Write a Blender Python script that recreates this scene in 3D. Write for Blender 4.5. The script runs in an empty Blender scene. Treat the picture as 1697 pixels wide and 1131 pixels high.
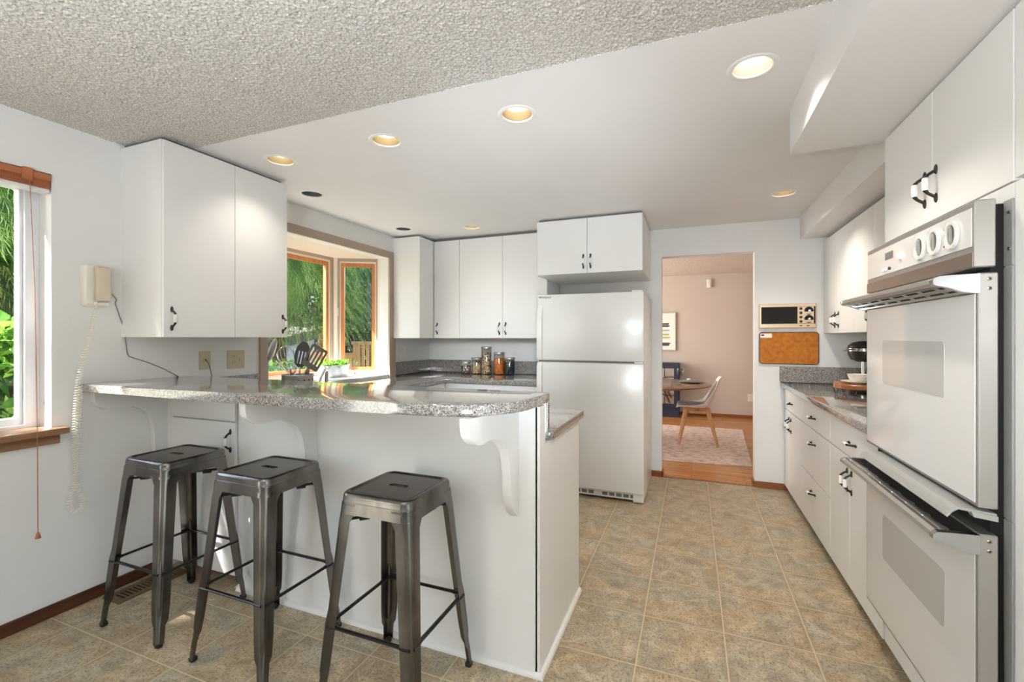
import bpy, bmesh, math, random
import numpy as np
from mathutils import Vector, Matrix
from mathutils.geometry import delaunay_2d_cdt
random.seed(7)
rng = np.random.default_rng(7)
PI = math.pi
scene = bpy.context.scene
COL = scene.collection

# ------------------------------------------------------------------ camera
cam_d = bpy.data.cameras.new('camera')
cam = bpy.data.objects.new('camera', cam_d)
COL.objects.link(cam)
cam.location = (0, 0, 1.29)
cam.rotation_euler = (PI / 2, 0, 0.378321)
cam_d.sensor_width = 36.0
cam_d.lens = 36.0 * 749.07 / 1697.0
cam_d.shift_y = -5.7 / 1697.0
cam_d.clip_start = 0.03
scene.camera = cam
scene.view_settings.view_transform = 'Standard'
scene.view_settings.look = 'None'
scene.view_settings.gamma = 1.0
scene.view_settings.use_curve_mapping = False
scene.view_settings.exposure = 0.6

# ------------------------------------------------------------------ world + sun + fill lamps
world = bpy.data.worlds.new('sky')
scene.world = world
world.use_nodes = True
wn = world.node_tree
wn.nodes.clear()
wo = wn.nodes.new('ShaderNodeOutputWorld')
wb = wn.nodes.new('ShaderNodeBackground')
ws = wn.nodes.new('ShaderNodeTexSky')
ws.sky_type = 'NISHITA'
ws.sun_disc = False
ws.sun_elevation = math.radians(50)
ws.sun_rotation = math.radians(222)
wn.links.new(ws.outputs[0], wb.inputs[0])
wn.links.new(wb.outputs[0], wo.inputs[0])
wb.inputs[1].default_value = 0.6

SUN_DIR = Vector((1.0, 1.1, -1.8)).normalized()


def lamp(name, kind, loc, direction, power, color, **kw):
    d = bpy.data.lights.new(name, kind)
    d.energy = power
    d.color = color
    for k, v in kw.items():
        setattr(d, k, v)
    o = bpy.data.objects.new(name, d)
    COL.objects.link(o)
    o.location = loc
    o.rotation_euler = Vector(direction).to_track_quat('-Z', 'Y').to_euler()
    return o


lamp('sun', 'SUN', (-6, -6, 9), SUN_DIR, 30.3, (1.0, 0.97, 0.92), angle=math.radians(0.6))
# fill lamps added at made-up door and window openings out of view
lamp('left_rear_fill', 'AREA', (-2.79, -1.5, 0.72), (1, 0.30, -0.05), 9.9, (0.90, 0.95, 1.0), shape='RECTANGLE', size=1.4, size_y=1.25)
lamp('right_rear_fill', 'AREA', (2.62, -1.15, 1.0), (-1, 0.25, -0.08), 5.5, (0.93, 0.96, 1.0), shape='RECTANGLE', size=2.2, size_y=1.5)
lamp('dining_fill', 'AREA', (-2.9, 6.2, 1.4), (1, 0, 0), 74.9, (1.0, 0.97, 0.94), shape='RECTANGLE', size=2.2, size_y=1.6)
# added fill lamps aimed at the ceilings to brighten the room
lamp('nook_ceiling_fill', 'AREA', (-0.4, -0.9, 1.15), (0.0, -0.05, 1.0), 99.3, (0.87, 0.93, 1.0), shape='DISK', size=0.6)
lamp('kitchen_ceiling_fill', 'SPOT', (-0.05, 0.12, 0.75), (-0.98, 3.05, 1.55), 111.4, (0.84, 0.92, 1.0), spot_size=math.radians(50), spot_blend=1.0, shadow_soft_size=0.2)
# added direct fill lamps beside the camera
lamp('corner_fill', 'SPOT', (0.05, -0.12, 1.80), (-1.95, 4.5, -0.70), 299.2, (0.90, 0.95, 1.0), spot_size=math.radians(22), spot_blend=1.0, shadow_soft_size=0.25)
lamp('aisle_fill', 'SPOT', (0.10, -0.12, 1.45), (0.45, 4.2, -0.55), 154.6, (0.90, 0.95, 1.0), spot_size=math.radians(44), spot_blend=1.0, shadow_soft_size=0.25)


# ------------------------------------------------------------------ materials
def nodes(m):
    m.use_nodes = True
    return m.node_tree


def srgb(r, g, b):
    def f(c):
        c /= 255.0
        return c / 12.92 if c <= 0.04045 else ((c + 0.055) / 1.055) ** 2.4
    return (f(r), f(g), f(b), 1.0)


def mat(name, col, rough=0.5, metal=0.0, spec=0.5, **kw):
    m = bpy.data.materials.new(name)
    nt = nodes(m)
    b = nt.nodes['Principled BSDF']
    b.inputs['Base Color'].default_value = col
    b.inputs['Roughness'].default_value = rough
    b.inputs['Metallic'].default_value = metal
    b.inputs['Specular IOR Level'].default_value = spec
    for k, v in kw.items():
        b.inputs[k.replace('_', ' ')].default_value = v
    return m


def N(nt, t, **kw):
    n = nt.nodes.new(t)
    for k, v in kw.items():
        if k.startswith('i_'):
            n.inputs[k[2:].replace('_', ' ')].default_value = v
        else:
            setattr(n, k, v)
    return n


def objco(nt, scale=(1, 1, 1)):
    tc = N(nt, 'ShaderNodeTexCoord')
    mp = N(nt, 'ShaderNodeMapping')
    mp.inputs['Scale'].default_value = scale
    nt.links.new(tc.outputs['Object'], mp.inputs['Vector'])
    return mp.outputs['Vector']


def ramp(nt, fac, stops, interp='LINEAR'):
    r = N(nt, 'ShaderNodeValToRGB')
    r.color_ramp.interpolation = interp
    e = r.color_ramp.elements
    while len(e) < len(stops):
        e.new(0.5)
    for el, (p, c) in zip(e, stops):
        el.position = p
        el.color = c
    nt.links.new(fac, r.inputs['Fac'])
    return r.outputs['Color']


def bump(nt, height, strength, dist):
    b = N(nt, 'ShaderNodeBump')
    b.inputs['Strength'].default_value = strength
    b.inputs['Distance'].default_value = dist
    nt.links.new(height, b.inputs['Height'])
    nt.links.new(b.outputs['Normal'], nt.nodes['Principled BSDF'].inputs['Normal'])


def noisy(name, c1, c2, scale=(6, 6, 6), rough=0.5, metal=0.0, detail=4, nscale=1.0, lo=0.35, hi=0.65, bstr=0.0, bdist=0.002, bscale=None, spec=0.5, **kw):
    m = mat(name, c1, rough, metal, spec, **kw)
    nt = m.node_tree
    v = objco(nt, scale)
    n = N(nt, 'ShaderNodeTexNoise', i_Scale=nscale, i_Detail=float(detail))
    nt.links.new(v, n.inputs['Vector'])
    c = ramp(nt, n.outputs['Fac'], [(lo, c1), (hi, c2)])
    nt.links.new(c, nt.nodes['Principled BSDF'].inputs['Base Color'])
    if bstr:
        h = n.outputs['Fac']
        if bscale:
            n2 = N(nt, 'ShaderNodeTexNoise', i_Scale=bscale, i_Detail=3.0)
            nt.links.new(objco(nt), n2.inputs['Vector'])
            h = n2.outputs['Fac']
        bump(nt, h, bstr, bdist)
    return m


M = {}
M['wall'] = noisy('painted_wall', srgb(226, 225, 223), srgb(223, 222, 220), (3, 3, 3), 0.6, bstr=0.08, bdist=0.002, bscale=60, spec=0.3)
M['smooth_ceiling'] = noisy('smooth_painted_ceiling', srgb(230, 228, 227), srgb(227, 225, 224), (2, 2, 2), 0.55, bstr=0.05, bdist=0.002, bscale=40, spec=0.3)
M['popcorn'] = noisy('popcorn_texture', srgb(176, 171, 164), srgb(220, 216, 210), (1, 1, 1), 0.95, nscale=190, detail=2, spec=0.1)  # self-shade of the lumps put into the colour as darker speckle
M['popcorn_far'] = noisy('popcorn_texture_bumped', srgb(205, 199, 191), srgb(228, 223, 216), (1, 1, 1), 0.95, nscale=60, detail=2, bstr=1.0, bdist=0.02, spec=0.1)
M['cab'] = mat('white_laminate', srgb(229, 228, 226), 0.38, spec=0.45)
M['cab_edge'] = mat('white_laminate_edge', srgb(214, 209, 203), 0.45)
M['gap'] = mat('gap_shade_gasket_grey', srgb(120, 116, 112), 0.7)  # shade painted into cabinet gaps and toe recesses; also real gasket grey
M['black'] = mat('black_iron', srgb(32, 28, 26), 0.35)
M['grip'] = mat('white_porcelain', srgb(236, 233, 228), 0.2)
M['taupe'] = mat('taupe_trim', srgb(168, 150, 136), 0.5)
M['cream_trim'] = mat('cream_trim', srgb(222, 208, 192), 0.5)
M['shadow_black'] = mat('dark_cavity', srgb(14, 12, 11), 0.8)
M['steel'] = mat('brushed_steel', srgb(182, 179, 174), 0.36, 0.85)
M['satin'] = mat('satin_aluminium', srgb(170, 169, 165), 0.45, 0.3)
M['warm_steel'] = mat('brown_steel', srgb(168, 154, 144), 0.30, 1.0)
M['chrome'] = mat('chrome', srgb(196, 197, 199), 0.16, 1.0)
M['oven_glass'] = mat('white_oven_glass', srgb(207, 206, 204), 0.06, spec=0.5)
M['oven_window'] = mat('grey_oven_window', srgb(180, 178, 174), 0.07, spec=0.5)
M['knob_centre'] = mat('grey_knob_centre', srgb(140, 138, 131), 0.4)
M['knob_white'] = mat('white_knob_ring', srgb(212, 210, 205), 0.3)
M['appliance'] = noisy('white_appliance_enamel', srgb(228, 227, 224), srgb(226, 225, 222), (4, 4, 4), 0.22, bstr=0.05, bdist=0.001, bscale=200)
M['off_white'] = mat('off_white_plastic', srgb(232, 228, 218), 0.35)
M['beige_plastic'] = mat('beige_plastic', srgb(205, 192, 170), 0.4)
M['almond_plate'] = mat('almond_plate', srgb(196, 184, 156), 0.4)
M['white_plate'] = mat('white_plate', srgb(232, 230, 226), 0.35)
M['grey_wire'] = mat('grey_wire', srgb(112, 110, 108), 0.5)
M['alum'] = mat('white_aluminium', srgb(214, 214, 216), 0.4)
M['rubber'] = mat('black_rubber', srgb(24, 22, 21), 0.6)
M['gold'] = mat('gold_baffle', srgb(158, 140, 104), 0.45, 0.4)
M['white_baffle'] = mat('white_baffle', srgb(188, 178, 166), 0.5)
M['dark_baffle'] = mat('dark_baffle', srgb(95, 95, 95), 0.5)
M['cork'] = noisy('orange_cork', srgb(190, 116, 22), srgb(166, 92, 10), (1, 1, 1), 0.7, nscale=28, detail=6, bstr=0.3, bdist=0.002, bscale=200)
M['paper'] = mat('white_paper', srgb(235, 230, 224), 0.7)
M['ink'] = mat('dark_ink', srgb(40, 45, 48), 0.7)
M['ceramic'] = mat('white_ceramic', srgb(236, 230, 220), 0.15)
M['navy'] = mat('navy_paint', srgb(24, 32, 58), 0.4)
M['chairshell'] = mat('white_shell', srgb(225, 225, 228), 0.35)
M['cushion'] = mat('grey_cushion', srgb(165, 156, 150), 0.7)
M['napkin'] = mat('grey_linen', srgb(150, 155, 148), 0.9)
M['picture_mat'] = mat('picture_paper', srgb(238, 236, 230), 0.6)
M['silverframe'] = mat('champagne_frame', srgb(180, 170, 155), 0.35, 0.7)
M['dwall'] = noisy('dining_wall_paint', srgb(198, 188, 178), srgb(195, 185, 175), (2, 2, 2), 0.6, bstr=0.08, bdist=0.002, bscale=60)
M['brass_panel'] = mat('champagne_panel', srgb(214, 192, 160), 0.3, 0.55)
M['zinc'] = noisy('galvanised_zinc', srgb(196, 200, 206), srgb(170, 175, 184), (20, 20, 20), 0.4, 0.4)
M['soil'] = mat('potting_soil', srgb(60, 48, 38), 0.95)
M['concrete'] = noisy('garden_ground', srgb(150, 140, 120), srgb(110, 105, 85), (2, 2, 2), 0.95)
M['shedwall'] = None


def wood(name, c1, c2, axis='x', rough=0.4, scale=1.0, spec=0.4):
    s = {'x': (1.5, 22, 22), 'y': (22, 1.5, 22), 'z': (22, 22, 1.5)}[axis]
    return noisy(name, c1, c2, tuple(k * scale for k in s), rough, detail=5, nscale=1.6, spec=spec)


M['base_wood'] = wood('dark_baseboard_wood', srgb(92, 54, 32), srgb(70, 40, 24), 'y')
M['base_wood_back'] = wood('brown_baseboard_wood', srgb(150, 92, 52), srgb(126, 74, 40), 'x')
M['sill_wood'] = wood('brown_sill_wood', srgb(150, 112, 84), srgb(132, 94, 68), 'y')
M['blind_wood'] = wood('copper_blind_wood', srgb(186, 116, 80), srgb(166, 98, 64), 'y')
M['sash_wood'] = wood('honey_sash_wood', srgb(196, 132, 78), srgb(176, 112, 62), 'z', 0.35)
M['table_wood'] = wood('walnut_table', srgb(128, 84, 58), srgb(98, 62, 42), 'x', 0.25)
M['leg_wood'] = wood('beech_leg', srgb(198, 146, 96), srgb(178, 126, 78), 'z', 0.4)
M['riser_wood'] = wood('acacia_riser', srgb(190, 122, 66), srgb(140, 80, 38), 'x', 0.35, 0.7)
M['fence_wood'] = wood('cedar_fence', srgb(222, 178, 126), srgb(198, 150, 100), 'z', 0.7)

# galvanised gunmetal of the stools
m = noisy('gunmetal', srgb(124, 120, 115), srgb(94, 90, 86), (9, 9, 5), 0.27, 1.0, detail=6, lo=0.4, hi=0.62)
M['gunmetal'] = m
M['seat_top'] = noisy('dark_gunmetal', srgb(86, 78, 73), srgb(76, 69, 65), (6, 6, 6), 0.25, 1.0)
M['stool_bar'] = mat('blackened_bar', srgb(60, 57, 55), 0.3, 0.9)

# speckled laminate worktop
def speckle(name, tint, rough=0.09):
    m = mat(name, tint, rough, 0, 0.7, Coat_Weight=0.85, Coat_Roughness=0.07, Coat_IOR=1.6)
    nt = m.node_tree
    v = objco(nt)
    vo = N(nt, 'ShaderNodeTexVoronoi', i_Scale=330.0)
    nt.links.new(v, vo.inputs['Vector'])
    sep = N(nt, 'ShaderNodeSeparateColor')
    nt.links.new(vo.outputs['Color'], sep.inputs[0])
    c = ramp(nt, sep.outputs[0], [(0.0, srgb(84, 81, 80)), (0.18, srgb(132, 128, 125)), (0.44, srgb(164, 160, 156)), (0.74, srgb(192, 188, 183)), (0.92, srgb(222, 219, 214))], 'CONSTANT')
    n = N(nt, 'ShaderNodeTexNoise', i_Scale=420.0, i_Detail=2.0)
    nt.links.new(v, n.inputs['Vector'])
    mx = N(nt, 'ShaderNodeMix', data_type='RGBA', blend_type='MULTIPLY')
    mx.inputs[0].default_value = 0.9
    nt.links.new(c, mx.inputs[6])
    c2 = ramp(nt, n.outputs['Fac'], [(0.35, srgb(190, 184, 178)), (0.6, (1, 1, 1, 1))])
    nt.links.new(c2, mx.inputs[7])
    nt.links.new(mx.outputs[2], nt.nodes['Principled BSDF'].inputs['Base Color'])
    return m


M['granite'] = speckle('speckled_granite_laminate', srgb(150, 145, 140))


# sheet vinyl floor with printed square tiles
def vinyl():
    m = mat('vinyl_tile_floor', srgb(170, 155, 130), 0.34, spec=0.35)
    nt = m.node_tree
    L = nt.links.new
    tc = N(nt, 'ShaderNodeTexCoord')
    sep = N(nt, 'ShaderNodeSeparateXYZ')
    L(tc.outputs['Object'], sep.inputs[0])

    def mth(op, a, b=None, c=None):
        n = N(nt, 'ShaderNodeMath', operation=op)
        for i, q in enumerate((a, b, c)):
            if q is None:
                continue
            if isinstance(q, (int, float)):
                n.inputs[i].default_value = q
            else:
                L(q, n.inputs[i])
        return n.outputs[0]
    PX, PY, X0, Y0 = 0.3360, 0.3425, -0.205, 1.833
    u = mth('DIVIDE', mth('SUBTRACT', sep.outputs[0], X0), PX)
    w = mth('DIVIDE', mth('SUBTRACT', sep.outputs[1], Y0), PY)
    du = mth('MULTIPLY', mth('ABSOLUTE', mth('SUBTRACT', mth('FRACT', mth('ADD', u, 0.5)), 0.5)), PX)
    dw = mth('MULTIPLY', mth('ABSOLUTE', mth('SUBTRACT', mth('FRACT', mth('ADD', w, 0.5)), 0.5)), PY)
    d = mth('MINIMUM', du, dw)
    # soft grey border, light fine joint
    border = ramp(nt, mth('DIVIDE', d, 0.03), [(0.0, (1, 1, 1, 1)), (0.5, (0.45, 0.45, 0.45, 1)), (1.0, (0, 0, 0, 1))])
    joint = ramp(nt, mth('DIVIDE', d, 0.004), [(0.0, (1, 1, 1, 1)), (0.45, (1, 1, 1, 1)), (0.8, (0, 0, 0, 1))])
    cu = mth('FLOOR', u)
    cw = mth('FLOOR', w)
    comb = N(nt, 'ShaderNodeCombineXYZ')
    L(cu, comb.inputs[0]); L(cw, comb.inputs[1])
    wnz = N(nt, 'ShaderNodeTexWhiteNoise', noise_dimensions='3D')
    L(comb.outputs[0], wnz.inputs['Vector'])
    off = N(nt, 'ShaderNodeVectorMath', operation='ADD')
    sc = N(nt, 'ShaderNodeVectorMath', operation='SCALE')
    sc.inputs[3].default_value = 7.0
    L(wnz.outputs['Color'], sc.inputs[0])
    L(tc.outputs['Object'], off.inputs[0]); L(sc.outputs[0], off.inputs[1])
    n1 = N(nt, 'ShaderNodeTexNoise', i_Scale=11.0, i_Detail=8.0, i_Roughness=0.7, i_Distortion=0.8)
    L(off.outputs[0], n1.inputs['Vector'])
    c1 = ramp(nt, n1.outputs['Fac'], [(0.30, srgb(118, 106, 90)), (0.45, srgb(158, 142, 118)), (0.56, srgb(182, 167, 141)), (0.70, srgb(212, 200, 178))])
    n2 = N(nt, 'ShaderNodeTexNoise', i_Scale=5.0, i_Detail=4.0)
    L(off.outputs[0], n2.inputs['Vector'])
    c2 = ramp(nt, n2.outputs['Fac'], [(0.4, srgb(196, 170, 130)), (0.6, srgb(168, 166, 152))])
    mx = N(nt, 'ShaderNodeMix', data_type='RGBA', blend_type='MIX')
    mx.inputs[0].default_value = 0.32
    L(c1, mx.inputs[6]); L(c2, mx.inputs[7])
    n3 = N(nt, 'ShaderNodeTexNoise', i_Scale=95.0, i_Detail=4.0, i_Roughness=0.7)
    L(tc.outputs['Object'], n3.inputs['Vector'])
    c3 = ramp(nt, n3.outputs['Fac'], [(0.36, srgb(120, 112, 100)), (0.5, (1, 1, 1, 1))])
    mm = N(nt, 'ShaderNodeMix', data_type='RGBA', blend_type='MULTIPLY')
    mm.inputs[0].default_value = 0.7
    L(mx.outputs[2], mm.inputs[6]); L(c3, mm.inputs[7])
    mb = N(nt, 'ShaderNodeMix', data_type='RGBA', blend_type='MIX')
    bf = mth('MULTIPLY', border, 0.45)
    L(bf, mb.inputs[0]); L(mm.outputs[2], mb.inputs[6])
    mb.inputs[7].default_value = srgb(140, 126, 104)
    mj = N(nt, 'ShaderNodeMix', data_type='RGBA', blend_type='MIX')
    jf = mth('MULTIPLY', joint, 0.85)
    L(jf, mj.inputs[0]); L(mb.outputs[2], mj.inputs[6])
    mj.inputs[7].default_value = srgb(208, 192, 160)
    L(mj.outputs[2], nt.nodes['Principled BSDF'].inputs['Base Color'])
    bump(nt, n3.outputs['Fac'], 0.15, 0.002)
    return m


M['vinyl'] = vinyl()


def planks(name, c1, c2, c3, width=0.057, length=0.9, axis='x'):
    m = mat(name, c1, 0.25, spec=0.5)
    nt = m.node_tree
    L = nt.links.new
    v = objco(nt)
    if axis == 'y':
        mp = N(nt, 'ShaderNodeMapping')
        mp.inputs['Rotation'].default_value = (0, 0, PI / 2)
        L(v, mp.inputs['Vector'])
        v = mp.outputs['Vector']
    br = N(nt, 'ShaderNodeTexBrick')
    br.inputs['Color1'].default_value = c1
    br.inputs['Color2'].default_value = c2
    br.inputs['Mortar'].default_value = srgb(88, 48, 20)
    br.inputs['Scale'].default_value = 1.0
    br.inputs['Mortar Size'].default_value = 0.0012
    br.inputs['Brick Width'].default_value = length
    br.inputs['Row Height'].default_value = width
    L(v, br.inputs['Vector'])
    mp2 = N(nt, 'ShaderNodeMapping')
    mp2.inputs['Scale'].default_value = (2, 40, 10)
    L(v, mp2.inputs['Vector'])
    n = N(nt, 'ShaderNodeTexNoise', i_Scale=1.5, i_Detail=5.0)
    L(mp2.outputs[0], n.inputs['Vector'])
    c = ramp(nt, n.outputs['Fac'], [(0.3, c3), (0.65, (1, 1, 1, 1))])
    mx = N(nt, 'ShaderNodeMix', data_type='RGBA', blend_type='MULTIPLY')
    mx.inputs[0].default_value = 0.7
    L(br.outputs['Color'], mx.inputs[6]); L(c, mx.inputs[7])
    L(mx.outputs[2], nt.nodes['Principled BSDF'].inputs['Base Color'])
    return m


M['hardwood'] = planks('oak_strip_floor', srgb(206, 152, 88), srgb(188, 128, 68), srgb(196, 158, 118))


def siding():
    m = mat('vertical_siding', srgb(200, 202, 212), 0.8)
    nt = m.node_tree
    L = nt.links.new
    w = N(nt, 'ShaderNodeTexWave', wave_type='BANDS', bands_direction='Y', wave_profile='SAW')
    w.inputs['Scale'].default_value = 1.6
    L(objco(nt), w.inputs['Vector'])
    c = ramp(nt, w.outputs['Fac'], [(0.0, srgb(150, 152, 166)), (0.12, srgb(206, 207, 214)), (1.0, srgb(198, 200, 208))])
    L(c, nt.nodes['Principled BSDF'].inputs['Base Color'])
    return m


M['shedwall'] = siding()
M['shedroof'] = noisy('shingle_roof', srgb(116, 106, 104), srgb(92, 84, 84), (6, 6, 6), 0.9)


def foliage(name, cs, scale=3.0, trans=0.35):
    m = bpy.data.materials.new(name)
    nt = nodes(m)
    L = nt.links.new
    b = nt.nodes['Principled BSDF']
    b.inputs['Roughness'].default_value = 0.55
    b.inputs['Specular IOR Level'].default_value = 0.15
    n = N(nt, 'ShaderNodeTexNoise', i_Scale=scale, i_Detail=6.0, i_Roughness=0.75)
    L(objco(nt), n.inputs['Vector'])
    geo = N(nt, 'ShaderNodeNewGeometry')
    mixf = N(nt, 'ShaderNodeMix', data_type='FLOAT')
    mixf.inputs[0].default_value = 0.42  # random bright and dark leaves put sun and shade contrast into the colour
    L(n.outputs['Fac'], mixf.inputs[2]); L(geo.outputs['Random Per Island'], mixf.inputs[3])
    k = len(cs)
    c = ramp(nt, mixf.outputs[0], [(0.3 + 0.4 * i / (k - 1), q) for i, q in enumerate(cs)])
    L(c, b.inputs['Base Color'])
    t = N(nt, 'ShaderNodeBsdfTranslucent')
    L(c, t.inputs['Color'])
    mx = N(nt, 'ShaderNodeMixShader')
    mx.inputs[0].default_value = trans
    L(b.outputs[0], mx.inputs[1]); L(t.outputs[0], mx.inputs[2])
    L(mx.outputs[0], nt.nodes['Material Output'].inputs['Surface'])
    return m


M['cedar'] = foliage('cedar_fronds', [srgb(30, 66, 24), srgb(92, 138, 46), srgb(196, 216, 116)], 3.0, 0.2)
M['holly'] = foliage('dark_holly_leaves', [srgb(12, 30, 18), srgb(28, 52, 34), srgb(58, 86, 62)], 6.0, 0.1)
M['hedge'] = foliage('laurel_leaves', [srgb(40, 84, 30), srgb(88, 138, 48), srgb(170, 200, 96)], 6.0, 0.3)
M['plant'] = foliage('planter_leaves', [srgb(64, 130, 40), srgb(120, 176, 60), srgb(190, 220, 120)], 30.0, 0.3)
M['bark'] = noisy('tree_bark', srgb(86, 66, 50), srgb(56, 42, 32), (12, 12, 2), 0.95)


def glass(name, tint=(1, 1, 1, 1), rough=0.0):
    """thin clear glazing: mostly transmits, mirrors at grazing angles"""
    m = bpy.data.materials.new(name)
    nt = nodes(m)
    nt.nodes.remove(nt.nodes['Principled BSDF'])
    tr = N(nt, 'ShaderNodeBsdfTransparent')
    tr.inputs[0].default_value = tint
    gl = N(nt, 'ShaderNodeBsdfGlossy')
    gl.inputs['Roughness'].default_value = rough
    lw = N(nt, 'ShaderNodeLayerWeight')
    lw.inputs['Blend'].default_value = 0.5
    pw = N(nt, 'ShaderNodeMath', operation='POWER')
    pw.inputs[1].default_value = 4.0
    nt.links.new(lw.outputs['Facing'], pw.inputs[0])
    fr = N(nt, 'ShaderNodeMath', operation='MULTIPLY_ADD')
    fr.inputs[1].default_value = 0.75
    fr.inputs[2].default_value = 0.035
    nt.links.new(pw.outputs[0], fr.inputs[0])
    mx = N(nt, 'ShaderNodeMixShader')
    nt.links.new(fr.outputs[0], mx.inputs[0])
    nt.links.new(tr.outputs[0], mx.inputs[1])
    nt.links.new(gl.outputs[0], mx.inputs[2])
    nt.links.new(mx.outputs[0], nt.nodes['Material Output'].inputs['Surface'])
    return m


M['pane'] = glass('window_glass', (0.97, 0.985, 0.98, 1))
M['jar_glass'] = glass('jar_glass', (0.93, 0.95, 0.95, 1), 0.02)


def emit(name, col, strength):
    m = bpy.data.materials.new(name)
    nt = nodes(m)
    b = nt.nodes['Principled BSDF']
    b.inputs['Base Color'].default_value = (0.8, 0.8, 0.8, 1)
    b.inputs['Emission Color'].default_value = col
    b.inputs['Emission Strength'].default_value = strength
    return m


M['bulb_on'] = emit('lit_bulb', srgb(255, 244, 224), 2.6)
M['bulb_off'] = mat('unlit_bulb', srgb(120, 118, 114), 0.3)


def grains(name, stops, scale):
    m = mat(name, stops[0][1], 0.6)
    nt = m.node_tree
    v = N(nt, 'ShaderNodeTexVoronoi', i_Scale=scale)
    nt.links.new(objco(nt), v.inputs['Vector'])
    s = N(nt, 'ShaderNodeSeparateColor')
    nt.links.new(v.outputs['Color'], s.inputs[0])
    c = ramp(nt, s.outputs[0], stops, 'CONSTANT')
    nt.links.new(c, nt.nodes['Principled BSDF'].inputs['Base Color'])
    bump(nt, v.outputs['Distance'], 0.8, 0.01)
    return m


M['beans'] = grains('mixed_beans', [(0, srgb(70, 44, 36)), (0.3, srgb(170, 140, 116)), (0.6, srgb(110, 76, 60)), (0.8, srgb(225, 212, 196))], 70)
M['oats'] = grains('rolled_grain', [(0, srgb(206, 170, 118)), (0.35, srgb(222, 190, 140)), (0.6, srgb(150, 110, 66)), (0.85, srgb(236, 214, 176))], 110)
M['nuts'] = grains('mixed_nuts', [(0, srgb(214, 178, 134)), (0.35, srgb(150, 104, 66)), (0.6, srgb(226, 196, 152)), (0.8, srgb(84, 54, 34))], 80)
M['lentils'] = grains('orange_lentils', [(0, srgb(236, 120, 20)), (0.4, srgb(250, 150, 44)), (0.7, srgb(214, 92, 8))], 140)
M['blackbeans'] = grains('black_beans', [(0, srgb(44, 46, 50)), (0.4, srgb(70, 72, 76)), (0.7, srgb(28, 28, 32))], 110)
M['rug'] = noisy('pale_rug_pile', srgb(226, 208, 196), srgb(188, 166, 156), (1, 1, 1), 0.95, nscale=15, detail=10, lo=0.44, hi=0.66, bstr=0.5, bdist=0.004, bscale=120)
M['art1'] = mat('charcoal_brush_paint', srgb(70, 72, 74), 0.7)
M['art2'] = mat('olive_brush_paint', srgb(176, 178, 120), 0.7)
M['art3'] = mat('mauve_brush_paint', srgb(188, 176, 186), 0.7)
M['mirror'] = mat('mirror_glass', srgb(215, 212, 205), 0.04, 1.0)


# ------------------------------------------------------------------ mesh building
def inside(p, poly):
    r, k = False, len(poly)
    for i in range(k):
        (xa, ya), (xb, yb) = poly[i], poly[(i + 1) % k]
        if (ya > p[1]) != (yb > p[1]) and p[0] < (xb - xa) * (p[1] - ya) / (yb - ya) + xa:
            r = not r
    return r


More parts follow.
